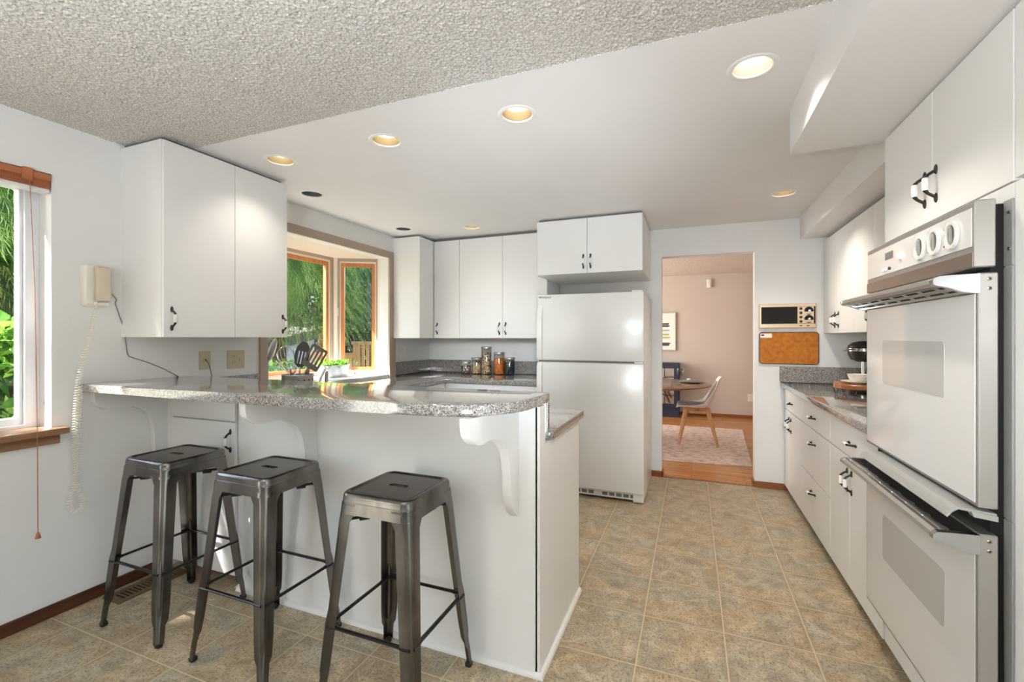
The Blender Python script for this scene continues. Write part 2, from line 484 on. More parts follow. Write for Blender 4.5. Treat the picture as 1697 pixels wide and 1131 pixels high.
class MB:
    def splay(self, p0, p1, r0, r1, n=14, q=(1, 1)):
        rings = [[(p[0] + r * q[0] * math.cos(2 * PI * i / n), p[1] + r * q[1] * math.sin(2 * PI * i / n), p[2]) for i in range(n)] for p, r in ((p0, r0), (p1, r1))]
        return self.loft(rings)

    def __init__(self):
        self.bm = bmesh.new()
        self.mi = 0

    def _new(self, before):
        fs = [f for f in self.bm.faces if f.index == -1 or f not in before]
        return fs

    def _mark(self, n0):
        self.bm.faces.ensure_lookup_table()
        for f in self.bm.faces[n0:]:
            f.material_index = self.mi

    def mat(self, i):
        self.mi = i
        return self

    def mesh(self, verts, faces):
        n0 = len(self.bm.faces)
        vs = [self.bm.verts.new(v) for v in verts]
        for f in faces:
            try:
                self.bm.faces.new([vs[i] for i in f])
            except ValueError:
                pass
        self._mark(n0)
        return self

    def box(self, a, b, bev=0.0, seg=1):
        x0, x1 = sorted((a[0], b[0])); y0, y1 = sorted((a[1], b[1])); z0, z1 = sorted((a[2], b[2]))
        t = bmesh.new()
        vs = [t.verts.new((x, y, z)) for z in (z0, z1) for y in (y0, y1) for x in (x0, x1)]
        for f in ((0, 2, 3, 1), (4, 5, 7, 6), (0, 1, 5, 4), (2, 6, 7, 3), (0, 4, 6, 2), (1, 3, 7, 5)):
            t.faces.new([vs[i] for i in f])
        if bev > 0:
            bev = min(bev, 0.49 * min(x1 - x0, y1 - y0, z1 - z0))
            bmesh.ops.bevel(t, geom=list(t.edges), offset=bev, segments=seg, profile=0.5, affect='EDGES', clamp_overlap=True)
        self._take(t)
        return self

    def _take(self, t):
        t.verts.index_update()
        vs = [v.co.copy() for v in t.verts]
        fs = [[v.index for v in f.verts] for f in t.faces]
        t.free()
        self.mesh(vs, fs)

    def xbox(self, mtx, size, bev=0.0, seg=1):
        """box of a size, centred, under a matrix"""
        t = MB()
        s = [q / 2 for q in size]
        t.box((-s[0], -s[1], -s[2]), s, bev, seg)
        t.bm.transform(mtx)
        self._take(t.bm)
        return self

    def tube(self, pts, r, n=8, caps=True, squash=None):
        pts = [Vector(p) for p in pts]
        k = len(pts)
        rs = r if isinstance(r, (list, tuple)) else [r] * k
        tang = []
        for i in range(k):
            d = pts[min(i + 1, k - 1)] - pts[max(i - 1, 0)]
            tang.append(d.normalized() if d.length > 1e-9 else Vector((0, 0, 1)))
        up = Vector((0, 0, 1)) if abs(tang[0].z) < 0.9 else Vector((1, 0, 0))
        nn = (up - tang[0] * up.dot(tang[0])).normalized()
        verts, faces = [], []
        for i in range(k):
            if i:
                nn = nn - tang[i] * nn.dot(tang[i])
                nn = nn.normalized() if nn.length > 1e-6 else tang[i].orthogonal().normalized()
            bb = tang[i].cross(nn)
            q = squash or (1, 1)
            for j in range(n):
                a = 2 * PI * j / n
                verts.append(pts[i] + (nn * math.cos(a) * q[0] + bb * math.sin(a) * q[1]) * rs[i])
        for i in range(k - 1):
            for j in range(n):
                faces.append((i * n + j, i * n + (j + 1) % n, (i + 1) * n + (j + 1) % n, (i + 1) * n + j))
        if caps:
            faces.append(tuple(range(n - 1, -1, -1)))
            faces.append(tuple((k - 1) * n + j for j in range(n)))
        return self.mesh(verts, faces)

    def cyl(self, p0, p1, r0, r1=None, n=20, caps=True):
        return self.tube([p0, p1], [r0, r0 if r1 is None else r1], n, caps)

    def lathe(self, prof, c, n=28, axis='z'):
        c = Vector(c)
        verts, faces = [], []
        for (r, h) in prof:
            for j in range(n):
                a = 2 * PI * j / n
                x, y, z = r * math.cos(a), r * math.sin(a), h
                v = {'z': (x, y, z), 'x': (z, x, y), 'y': (x, z, y)}[axis]
                verts.append(c + Vector(v))
        k = len(prof)
        for i in range(k - 1):
            for j in range(n):
                faces.append((i * n + j, i * n + (j + 1) % n, (i + 1) * n + (j + 1) % n, (i + 1) * n + j))
        t = bmesh.new()
        vs = [t.verts.new(v) for v in verts]
        for f in faces:
            t.faces.new([vs[i] for i in f])
        bmesh.ops.remove_doubles(t, verts=t.verts, dist=1e-6)
        t.verts.index_update()
        self._take(t)
        return self

    def prism(self, poly, plane, d0, d1, holes=()):
        """polygon (2D) with holes extruded; plane 'xy','xz','yz'"""
        loops = [list(poly)] + [list(h) for h in holes]
        pts, edges = [], []
        for lp in loops:
            s = len(pts)
            pts += [Vector(p) for p in lp]
            edges += [(s + i, s + (i + 1) % len(lp)) for i in range(len(lp))]
        if holes or len(poly) > 4:
            r = delaunay_2d_cdt(pts, edges, [], 1, 1e-6)
            V2, F2 = [tuple(v) for v in r[0]], []
            for f in r[2]:
                c = (sum(V2[i][0] for i in f) / len(f), sum(V2[i][1] for i in f) / len(f))
                if inside(c, loops[0]) and not any(inside(c, lp) for lp in loops[1:]):
                    F2.append(tuple(f))
        else:
            V2, F2 = [tuple(p) for p in pts], [tuple(range(len(pts)))]

        def to3(p, d):
            return {'xy': (p[0], p[1], d), 'xz': (p[0], d, p[1]), 'yz': (d, p[0], p[1])}[plane]
        verts = [to3(p, d0) for p in V2] + [to3(p, d1) for p in V2]
        k = len(V2)
        faces = [tuple(f) for f in F2] + [tuple(k + i for i in reversed(f)) for f in F2]
        self.mesh(verts, faces)
        for lp in loops:
            q = len(lp)
            vs = [to3(p, d0) for p in lp] + [to3(p, d1) for p in lp]
            self.mesh(vs, [(i, (i + 1) % q, q + (i + 1) % q, q + i) for i in range(q)])
        return self

    def ball(self, c, r, n=16, m=10):
        c = Vector(c)
        rx, ry, rz = r if isinstance(r, (tuple, list)) else (r, r, r)
        prof = [(math.sin(PI * i / m), -math.cos(PI * i / m)) for i in range(m + 1)]
        t = MB()
        t.lathe([(max(a, 1e-7), b) for a, b in prof], (0, 0, 0), n)
        t.bm.transform(Matrix.Translation(c) @ Matrix.Diagonal((rx, ry, rz, 1)))
        self._take(t.bm)
        return self

    def loft(self, rings, closed=True, caps=True):
        n = len(rings[0])
        verts = [p for r in rings for p in r]
        faces = []
        for i in range(len(rings) - 1):
            for j in range(n if closed else n - 1):
                faces.append((i * n + j, i * n + (j + 1) % n, (i + 1) * n + (j + 1) % n, (i + 1) * n + j))
        if caps:
            faces.append(tuple(range(n - 1, -1, -1)))
            faces.append(tuple((len(rings) - 1) * n + j for j in range(n)))
        return self.mesh(verts, faces)

    def build(self, name, mats, parent=None, sharp=32, weld=True):
        if weld:
            bmesh.ops.remove_doubles(self.bm, verts=self.bm.verts, dist=1e-5)
        bmesh.ops.recalc_face_normals(self.bm, faces=self.bm.faces)
        me = bpy.data.meshes.new(name)
        self.bm.to_mesh(me)
        self.bm.free()
        return link(name, me, mats, parent, sharp)


def link(name, me, mats, parent=None, sharp=32):
    for q in (mats if isinstance(mats, (list, tuple)) else [mats]):
        me.materials.append(M[q] if isinstance(q, str) else q)
    me.polygons.foreach_set('use_smooth', [True] * len(me.polygons))
    me.set_sharp_from_angle(angle=math.radians(sharp))
    o = bpy.data.objects.new(name, me)
    COL.objects.link(o)
    if parent is not None:
        put(o, parent)
    return o


def world_of(o):
    m = Matrix.Translation(o.location) @ o.rotation_euler.to_matrix().to_4x4()
    if o.parent:
        m = world_of(o.parent) @ o.matrix_parent_inverse @ m
    return m


def put(o, parent):
    o.parent = parent
    o.matrix_parent_inverse = world_of(parent).inverted()


def thing(name, label, cat, loc=(0, 0, 0), group=None):
    o = bpy.data.objects.new(name, None)
    o.empty_display_size = 0.05
    COL.objects.link(o)
    o.location = loc
    return tag(o, label, cat, group)


def tag(o, label, cat, group=None, kind=None):
    o['label'] = label
    o['category'] = cat
    if group:
        o['group'] = group
    if kind:
        o['kind'] = kind
    return o


def struct(o, label, cat):
    return tag(o, label, cat, None, 'structure')


def copy_tree(o, parent=None):
    c = o.copy()
    COL.objects.link(c)
    if parent is not None:
        c.parent = parent
    for ch in list(o.children):
        copy_tree(ch, c)
    return c


def circle(cx, cy, r, n=24, ry=None):
    ry = r if ry is None else ry
    return [(cx + r * math.cos(2 * PI * i / n), cy + ry * math.sin(2 * PI * i / n)) for i in range(n)]


def rrect(x0, x1, y0, y1, r, n=5):
    out = []
    for cx, cy, a0 in ((x1 - r, y1 - r, 0), (x0 + r, y1 - r, PI / 2), (x0 + r, y0 + r, PI), (x1 - r, y0 + r, 1.5 * PI)):
        out += [(cx + r * math.cos(a0 + PI / 2 * i / n), cy + r * math.sin(a0 + PI / 2 * i / n)) for i in range(n + 1)]
    return out


def rect(x0, x1, y0, y1):
    return [(x0, y0), (x1, y0), (x1, y1), (x0, y1)]


# ------------------------------------------------------------------ room shell
XL, XR, YB, ZC = -2.75, 1.32, 4.40, 2.29
struct(MB().box((-2.95, -3.3, -0.12), (2.8, 4.405, 0.0)).build('floor', 'vinyl'), 'tan sheet vinyl kitchen floor printed with square stone tiles', 'floor')
struct(MB().box((-3.1, 4.405, -0.12), (1.9, 8.3, 0.0)).build('floor_dining', 'hardwood'), 'honey oak strip floor of the dining room beyond the doorway', 'floor')

BAY = (2.293, 3.650, 0.925, 2.065)
WIN = (0.15, 1.155, 0.867, 2.045)
struct(MB().prism(rect(-3.3, 4.52, 0.0, 2.5), 'yz', -2.75, -2.85, [rect(*WIN), rect(*BAY), rect(-2.25, -0.75, 0.03, 2.05)]).build('wall_left', 'wall'), 'white wall with the side window and the bay window', 'wall')
struct(MB().prism([(-2.85, 0), (-0.258, 0), (-0.258, 2.036), (0.505, 2.036), (0.505, 0), (2.7, 0), (2.7, 2.5), (-2.85, 2.5)], 'xz', 4.40, 4.515).build('wall_back', 'wall'), 'white back wall with the doorway to the dining room', 'wall')
struct(MB().box((1.32, 0.45, 0), (1.42, 4.4, 2.5)).build('wall_right', 'wall'), 'white wall behind the right run of cabinets', 'wall')
struct(MB().box((1.32, 0.35, 0), (2.7, 0.45, 2.5)).build('wall_jog', 'wall'), 'white return wall behind the tall pantry', 'wall')
struct(MB().prism(rect(-3.2, 0.35, 0, 2.5), 'yz', 2.6, 2.7, [rect(-2.3, 0.0, 0.25, 2.0)]).build('wall_far_right', 'wall'), 'white wall of the breakfast nook, right of the camera', 'wall')
struct(MB().box((-2.85, -3.3, 0), (2.7, -3.2, 2.5)).build('wall_rear', 'wall'), 'plain white wall behind the camera', 'wall')

struct(MB().box((-2.84, -2.25, 0.03), (-2.80, -0.75, 0.09)).box((-2.84, -2.25, 1.99), (-2.80, -0.75, 2.05)).box((-2.84, -2.25, 0.09), (-2.80, -2.19, 1.99)).box((-2.84, -0.81, 0.09), (-2.80, -0.75, 1.99))
       .build('added_door_frame', 'alum'), 'white door frame added behind the camera around a fill light', 'door')  # unseen door opening added to justify the left rear fill lamp
struct(MB().box((-5.2, -3.6, 2.30), (-2.86, -0.35, 2.40)).build('sky_blocker_roof', 'wall'), 'unseen slab added outside to block sky light', 'roof')  # unseen roof added to cut sky light through the opening
struct(MB().box((-5.2, -3.6, -0.12), (-2.96, -0.35, -0.02)).build('patio', 'concrete'), 'slab added outside the made-up door', 'patio')  # unseen slab added along with the door opening
struct(MB().box((2.64, -2.3, 0.25), (2.68, 0.0, 0.31)).box((2.64, -2.3, 1.94), (2.68, 0.0, 2.0)).box((2.64, -2.3, 0.31), (2.68, -2.24, 1.94)).box((2.64, -0.06, 0.31), (2.68, 0.0, 1.94)).box((2.64, -1.18, 0.31), (2.68, -1.12, 1.94))
       .build('added_window_right', 'alum'), 'white window frame added behind the camera around a fill light', 'window')  # unseen window opening added for the right rear fill lamp
# smooth ceiling with holes for the eight cans
CANS = [(-2.158, 1.890, 'gold', True), (-1.443, 1.900, 'gold', True), (-0.727, 1.893, 'gold', True), (0.209, 1.883, 'white_baffle', True),
        (-2.460, 2.412, 'dark_baffle', False), (-2.467, 3.500, 'dark_baffle', False), (-1.845, 3.660, 'gold', True), (0.594, 3.612, 'gold', True)]
struct(MB().prism(rect(XL, XR, 1.60, YB), 'xy', ZC, ZC + 0.012, [circle(x, y, 0.074, 24) for x, y, _, _ in CANS]).build('ceiling', 'smooth_ceiling'), 'smooth white kitchen ceiling with recessed lights', 'ceiling')
# popcorn ceiling: real lumps
nx, ny = 1180, 550
xs = np.linspace(XL, 1.32, nx); ys = np.linspace(-0.3, 1.60, ny)
gx, gy = np.meshgrid(xs, ys)
h = rng.random((ny, nx)) ** 1.5 * 0.0066
h2 = h.copy(); h2[1:-1, 1:-1] = 0.76 * h[1:-1, 1:-1] + 0.06 * (h[:-2, 1:-1] + h[2:, 1:-1] + h[1:-1, :-2] + h[1:-1, 2:])
gx = gx + rng.normal(0, 0.0009, gx.shape); gy[1:-1] += rng.normal(0, 0.0009, gy.shape)[1:-1]
vv = np.stack([gx, gy, ZC + 0.004 - h2], -1).reshape(-1, 3)
idx = np.arange(nx * ny).reshape(ny, nx)
ff = np.stack([idx[:-1, :-1], idx[1:, :-1], idx[1:, 1:], idx[:-1, 1:]], -1).reshape(-1, 4)
me = bpy.data.meshes.new('ceiling_popcorn')
me.from_pydata(vv.tolist(), [], ff.tolist())
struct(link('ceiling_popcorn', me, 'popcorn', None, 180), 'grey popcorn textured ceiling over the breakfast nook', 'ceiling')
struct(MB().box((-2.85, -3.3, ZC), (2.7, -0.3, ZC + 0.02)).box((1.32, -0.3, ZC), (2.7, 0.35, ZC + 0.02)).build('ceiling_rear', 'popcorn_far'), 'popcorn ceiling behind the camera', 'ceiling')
struct(MB().box((-2.95, -3.4, 2.46), (2.8, 4.6, 2.56)).build('roof_deck', 'wall'), 'roof deck above the ceiling', 'roof')
# soffits
struct(MB().box((0.405, 0.45, 2.102), (XR, 2.317, ZC)).build('trim_1', 'smooth_ceiling'), 'deep white soffit above the oven tower', 'soffit')
struct(MB().box((0.840, 2.317, 2.113), (XR, YB, ZC)).build('trim_2', 'smooth_ceiling'), 'shallower white soffit above the right wall cabinets', 'soffit')

# baseboards
struct(MB().box((XL, -3.2, 0), (XL + 0.014, 1.63, 0.058), 0.004).build('baseboard_left', 'base_wood'), 'dark brown wood baseboard along the left wall', 'baseboard')
struct(MB().box((0.505, YB - 0.012, 0), (0.80, YB, 0.055), 0.003).box((0.493, YB - 0.012, 0), (0.505, 4.515, 0.055), 0.003)
       .build('baseboard_back', 'base_wood_back'), 'brown baseboard between doorway and right base cabinets', 'baseboard')
struct(MB().box((-0.36, YB - 0.012, 0), (-0.246, YB, 0.055), 0.003).box((-0.258, YB - 0.012, 0), (-0.246, 4.515, 0.055), 0.003)
       .build('baseboard_fridge', 'base_wood_back'), 'short brown baseboard between refrigerator and doorway', 'baseboard')
struct(MB().box((-0.258, 4.398, 0), (0.505, 4.425, 0.004), 0.002).build('trim_3', 'base_wood_back'), 'thin wood threshold strip in the doorway', 'threshold')

# dining room shell
struct(MB().box((-3.1, 8.1, 0), (1.9, 8.2, 2.5)).build('wall_dining_back', 'dwall'), 'beige far wall of the dining room', 'wall')
struct(MB().box((1.75, 4.515, 0), (1.85, 8.1, 2.5)).build('wall_dining_right', 'dwall'), 'beige right wall of the dining room', 'wall')
struct(MB().prism(rect(4.515, 8.1, 0, 2.5), 'yz', -3.0, -3.1, [rect(5.0, 7.4, 0.5, 2.1)]).build('wall_dining_left', 'dwall'), 'beige left wall of the dining room with an added window', 'wall')
struct(MB().box((-3.1, 4.515, 2.33), (1.9, 8.2, 2.36)).build('ceiling_dining', 'popcorn_far'), 'popcorn ceiling of the dining room', 'ceiling')
struct(MB().box((-3.0, 8.086, 0), (1.75, 8.1, 0.05), 0.003).build('baseboard_dining', 'base_wood_back'), 'dark wood baseboard along the dining room wall', 'baseboard')
struct(MB().box((-3.08, 5.0, 0.5), (-3.03, 5.05, 2.1)).box((-3.08, 7.35, 0.5), (-3.03, 7.4, 2.1)).box((-3.08, 6.17, 0.5), (-3.03, 6.22, 2.1))
       .box((-3.08, 5.0, 0.5), (-3.03, 7.4, 0.55)).box((-3.08, 5.0, 2.05), (-3.03, 7.4, 2.1)).build('added_window_dining', 'alum'), 'window frame added out of view for the dining room fill light', 'window')  # unseen window opening added for the dining room fill lamp

# ------------------------------------------------------------------ side window
w = struct(MB().prism(rect(WIN[0], WIN[1], WIN[2] - 0.006, WIN[3]), 'yz', -2.93, -2.8505, [rect(WIN[0] + 0.05, WIN[1] - 0.05, WIN[2] + 0.022, WIN[3] - 0.05)])
           .build('window_1', 'alum'), 'white framed side window at the left edge, garden behind', 'window')
y0, y1, z0, z1 = WIN[0] + 0.03, WIN[1] - 0.03, WIN[2] + 0.015, WIN[3] - 0.03
s = MB()
s.prism(rect(y0, y1, z0, z1), 'yz', -2.915, -2.872, [rrect(y0 + 0.04, y1 - 0.032, z0 + 0.038, z1 - 0.04, 0.012)])
s.build('sash', 'alum', w)
MB().box((-2.896, y0 + 0.03, z0 + 0.03), (-2.892, y1 - 0.024, z1 - 0.03)).build('pane', 'pane', w)
struct(MB().box((-2.862, -0.0, 0.846), (-2.685, 1.195, 0.874), 0.004, 2).build('trim_4', ['sill_wood']), 'brown wood window sill under the side window', 'window sill')
struct(MB().box((-2.75, 0.0, 0.800), (-2.728, 1.178, 0.846), 0.003).build('trim_5', 'sill_wood'), 'brown wood apron board under the window sill', 'sill apron')

# wooden blind pulled up
bl = thing('window_blind', 'copper wood blind pulled up at top of side window', 'blind', (-2.75, 0.65, 2.0))
MB().box((-2.80, 0.13, 2.008), (-2.735, 1.150, 2.038), 0.003).build('headrail', 'blind_wood', bl)
b = MB()
for i in range(7):
    b.box((-2.798, 0.14, 1.972 + i * 0.0052), (-2.742, 1.146, 1.9755 + i * 0.0052))
b.build('slat_stack', 'blind_wood', bl)
MB().box((-2.80, 0.14, 1.956), (-2.742, 1.146, 1.971), 0.003).build('bottom_rail', 'alum', bl)
MB().box((-2.742, 1.05, 1.99), (-2.727, 1.085, 2.045), 0.003).build('valance_clip', 'blind_wood', bl)
cd = MB().tube([(-2.733, 1.075, 2.0), (-2.70, 1.078, 1.5), (-2.678, 1.078, 0.87), (-2.676, 1.079, 0.43)], 0.0016, 6).build('pull_cord', 'blind_wood', bl)
MB().lathe([(0.0, 0.0), (0.010, 0.0), (0.0095, 0.006), (0.006, 0.02), (0.003, 0.027), (0.0, 0.028)], (-2.676, 1.079, 0.405), 14).build('tassel', 'blind_wood', cd)
tag(MB().lathe([(0, 0), (0.008, 0.0), (0.009, 0.01), (0.005, 0.014), (0.005, 0.022), (0.011, 0.03), (0.0, 0.034)], (-2.81, 1.155, 0.985), 12, 'y').build('cord_cleat', 'off_white'),
    'small white cord cleat low on the side window reveal', 'cleat')

# ------------------------------------------------------------------ bay window
C1, C2, J1, J2 = (-3.235, 2.485), (-3.235, 3.455), (-2.86, 2.26), (-2.86, 3.677)
bay = struct(MB().prism([(-2.745, 2.20), (J1[0], 2.16), (C1[0] - 0.10, 2.43), (C2[0] - 0.10, 3.51), (J2[0], 3.78), (-2.745, 3.74)], 'xy', 2.066, 2.12)
             .build('window_2', 'cream_trim'), 'bay window over the sink with honey wood sashes', 'window')
MB().prism([(-2.742, 2.293), (J1[0], J1[1]), (C1[0] - 0.08, C1[1] - 0.04), (C2[0] - 0.08, C2[1] + 0.04), (J2[0], J2[1]), (-2.742, 3.65)], 'xy', 0.9265, 0.9335).build('seat_board', 'white_plate', bay)
MB().box((J2[0] - 0.02, 3.655, 0.90), (-2.75, 3.70, 2.10)).box((J1[0] - 0.02, 2.25, 0.90), (-2.75, 2.288, 2.10)).build('jamb', 'cream_trim', bay)


def bay_leaf(a, c, name_suffix, sash=True, crank=False):
    """one framed light between plan points a and c; inside is on the right of a->c"""
    a = Vector((a[0], a[1], 0)); c = Vector((c[0], c[1], 0))
    L = (c - a).length
    d = (c - a).normalized()
    n = Vector((d.y, -d.x, 0))
    mt = Matrix((
        (d.x, n.x, 0, a.x), (d.y, n.y, 0, a.y), (0, 0, 1, 0), (0, 0, 0, 1)))

    def fr(u0, u1, z0, z1, wl, wr, wt, wb, d0, d1, name, mt_name, par):
        q = MB()
        q.prism(rect(u0, u1, z0, z1), 'xz', d0, d1, [rect(u0 + wl, u1 - wr, z0 + wb, z1 - wt)])
        q.bm.transform(mt)
        return q.build(name, mt_name, par)
    f = fr(0, L, 0.93, 2.068, 0.045, 0.045, 0.03, 0.03, -0.07, 0.0, 'frame', 'taupe', bay)
    fr(0.03, L - 0.03, 0.95, 2.045, 0.026, 0.026, 0.022, 0.02, -0.06, -0.012, 'stop', 'cream_trim', f)
    sh = fr(0.052, L - 0.052, 0.965, 2.022, 0.036, 0.036, 0.036, 0.036, -0.055, -0.022, 'sash', 'sash_wood', bay)
    q = MB()
    q.box((0.08, -0.042, 0.99), (L - 0.08, -0.038, 1.995))
    q.bm.transform(mt)
    q.build('pane', 'pane', sh)
    if crank:
        q = MB()
        q.box((0.02, -0.012, 1.50), (0.038, 0.014, 1.58), 0.006, 2)
        q.bm.transform(mt)
        q.build('lock', 'cream_trim', sh)
        q = MB()
        q.box((0.10, -0.02, 0.93), (0.19, 0.035, 0.955), 0.006, 2)
        q.tube([(0.14, 0.03, 0.955), (0.145, 0.045, 0.975), (0.20, 0.05, 0.965), (0.22, 0.05, 0.955)], [0.006, 0.006, 0.005, 0.007], 8)
        q.bm.transform(mt)
        q.build('crank', 'steel', sh)


bay_leaf(C2, J2, 'r', crank=True)
bay_leaf(C1, C2, 'c')
bay_leaf(J1, C1, 'l')
MB().cyl((C2[0] + 0.012, C2[1], 0.93), (C2[0] + 0.012, C2[1], 2.066), 0.02, n=10).cyl((C1[0] + 0.012, C1[1], 0.93), (C1[0] + 0.012, C1[1], 2.066), 0.02, n=10).build('mullion', 'cream_trim', bay)
q = MB()
q.prism(rect(2.232, 3.745, 0.80, 2.130), 'yz', -2.75, -2.732, [rect(2.293, 3.650, 0.70 + 0.101, 2.066)])
struct(q.build('trim_6', 'taupe'), 'taupe painted casing around the bay window', 'window casing')


# ------------------------------------------------------------------ cabinets
def handle(parent, p, nrm, vertical=True, along=None, scale=1.0, name='handle'):
    """black iron pull with a white porcelain grip; p on the face, nrm outwards"""
    p = Vector(p); n = Vector(nrm)
    t = Vector((0, 0, 1)) if vertical else Vector(along)
    s = t.cross(n)
    k = scale

    def P(a, h):
        return p + t * (a * k) + n * (h * k)
    b = MB()
    for e in (-1, 1):
        fr = Matrix((
            (s.x, t.x, n.x, 0), (s.y, t.y, n.y, 0), (s.z, t.z, n.z, 0), (0, 0, 0, 1)))
        q = MB()
        q.ball((0, 0, 0), (0.0075 * k, 0.016 * k, 0.005 * k), 12, 8)
        q.bm.transform(Matrix.Translation(P(e * 0.046, 0.002)) @ fr)
        b._take(q.bm)
        b.tube([P(e * 0.042, 0.003), P(e * 0.037, 0.012), P(e * 0.030, 0.022), P(e * 0.022, 0.028), P(e * 0.018, 0.029)], [0.0055 * k, 0.005 * k, 0.0048 * k, 0.006 * k, 0.0075 * k], 8)
    b.mat(1)
    pts, rs = [], []
    for i in range(17):
        a = -0.020 + 0.040 * i / 16
        pts.append(P(a, 0.029))
        rs.append((0.0088 + 0.0012 * math.sin(PI * i / 16) - (0.0011 if i % 4 == 0 else 0.0)) * k)
    b.tube(pts, rs, 12)
    return b.build(name, ['black', 'grip'], parent, 50)


def front(parent, axis, face, u0, u1, z0, z1, name='door', th=0.018, gap=0.0015, m='cab'):
    """slab front. axis '-x','+x','-y': the way it looks; face: coordinate of its outer surface"""
    u0 += gap; u1 -= gap; z0 += gap; z1 -= gap
    b = MB()
    if axis == '-x':
        b.box((face, u0, z0), (face + th, u1, z1), 0.0012)
    elif axis == '+x':
        b.box((face - th, u0, z0), (face, u1, z1), 0.0012)
    else:
        b.box((u0, face, z0), (u1, face + th, z1), 0.0012)
    return b.build(name, m, parent)


def hpos(axis, face, u, z):
    return {'-x': ((face, u, z), (-1, 0, 0), (0, 1, 0)), '+x': ((face, u, z), (1, 0, 0), (0, 1, 0)), '-y': ((u, face, z), (0, -1, 0), (1, 0, 0))}[axis]


def hung(parent, axis, face, u0, u1, z0, z1, hu=None, hz=None, vertical=True, name='door', sc=1.0):
    d = front(parent, axis, face, u0, u1, z0, z1, name)
    if hu is not None:
        p, n, a = hpos(axis, face, hu, hz)
        handle(d, p, n, vertical, a, sc)
    return d


# hung cabinet on the left wall
t = thing('wall_cabinet', 'white two-door wall cabinet on left wall above the bar end', 'cabinet', (-2.58, 1.79, 1.29))
MB().box((XL, 1.432, 1.292), (-2.4305, 2.160, 2.272)).build('carcass', 'cab', t)
MB().box((XL, 1.445, 2.272), (-2.45, 2.15, 2.289)).build('gap_shade_strip', 'gap', t)  # grey strip: shade of the gap above the cabinet painted in
hung(t, '+x', -2.410, 1.430, 1.805, 1.290, 2.268, 1.468, 1.385)
hung(t, '+x', -2.410, 1.805, 2.162, 1.290, 2.268, 2.126, 1.375)

# corner and back wall cabinets
t = thing('wall_cabinet', 'white corner wall cabinet right of the bay window', 'cabinet', (-2.6, 4.0, 1.283))
MB().box((XL, 3.715, 1.285), (-2.451, 4.395, 2.268)).build('carcass', 'cab', t)
front(t, '+x', -2.432, 3.712, 3.965, 1.283, 2.266)
t = thing('wall_cabinet', 'white wall cabinets on back wall above the glass jars', 'cabinet', (-1.85, 4.2, 1.283))
MB().box((-2.445, 3.991, 1.285), (-1.232, 4.395, 2.262)).build('carcass', 'cab', t)
MB().box((-2.43, 4.0, 2.262), (-1.24, 4.39, 2.289)).build('gap_shade_strip', 'gap', t)
hung(t, '-y', 3.972, -2.430, -2.140, 1.283, 2.262, -2.392, 1.38)
hung(t, '-y', 3.972, -2.140, -1.676, 1.283, 2.262, -1.708, 1.375)
hung(t, '-y', 3.972, -1.676, -1.232, 1.283, 2.262, -1.643, 1.375)
t = thing('wall_cabinet', 'short white two-door cabinet hung over the refrigerator', 'cabinet', (-0.78, 4.0, 1.816))
MB().box((-1.228, 3.6685, 1.818), (-0.357, 4.395, 2.272)).build('carcass', 'cab', t)
MB().box((-1.21, 3.68, 2.272), (-0.37, 4.39, 2.289)).build('gap_shade_strip', 'gap', t)
hung(t, '-y', 3.650, -1.215, -0.792, 1.816, 2.268, -0.823, 1.913)
hung(t, '-y', 3.650, -0.792, -0.355, 1.816, 2.268, -0.764, 1.913)

# right wall cabinets
t = thing('wall_cabinet', 'long white wall cabinet with paired doors above right counter', 'cabinet', (1.15, 3.3, 1.32))
MB().box((1.0245, 2.29, 1.325), (XR - 0.003, 4.395, 2.085)).build('carcass', 'cab', t)
MB().box((1.04, 2.30, 2.085), (XR, 4.38, 2.112)).build('gap_shade_strip', 'gap', t)
U = [4.388, 4.02, 3.65, 3.28, 2.90, 2.52, 2.29]
hs = [4.064, 3.976, 3.324, 3.236, 2.56, 2.48]
for i in range(6):
    hung(t, '-x', 1.005, U[i + 1], U[i], 1.323, 2.083, hs[i], 1.422)

# right base cabinets
FX = 0.725
def base_unit(label, y0, y1):
    t = thing('base_cabinet', label, 'cabinet', (1.0, (y0 + y1) / 2, 0))
    MB().box((FX + 0.0195, y0 + 0.002, 0.055), (XR - 0.003, y1 - 0.002, 0.872)).build('carcass', 'cab', t)
    MB().box((FX + 0.07, y0 + 0.002, 0.0), (XR - 0.003, y1 - 0.002, 0.0545)).build('toe_kick', 'gap', t)
    return t


t = base_unit('white base cabinet with one drawer and narrow doors beside doorway wall', 3.752, 4.395)
hung(t, '-x', FX, 3.752, 4.392, 0.700, 0.868, 4.10, 0.770, False, 'drawer')
hung(t, '-x', FX, 4.140, 4.392, 0.055, 0.697, 4.178, 0.595)
hung(t, '-x', FX, 3.752, 4.140, 0.055, 0.697, 4.100, 0.595)
t = base_unit('white bank of three drawers in middle of right counter', 3.028, 3.752)
hung(t, '-x', FX, 3.028, 3.752, 0.700, 0.868, 3.405, 0.775, False, 'drawer')
hung(t, '-x', FX, 3.028, 3.752, 0.385, 0.697, 3.405, 0.608, False, 'drawer')
hung(t, '-x', FX, 3.028, 3.752, 0.055, 0.382, 3.405, 0.292, False, 'drawer')
t = base_unit('white base cabinet with drawer and doors beside the oven', 2.275, 3.028)
hung(t, '-x', FX, 2.275, 3.028, 0.700, 0.868, 2.646, 0.772, False, 'drawer')
hung(t, '-x', FX, 2.690, 3.028, 0.055, 0.697, 2.722, 0.578)
hung(t, '-x', FX, 2.275, 2.690, 0.055, 0.697, 2.656, 0.578)

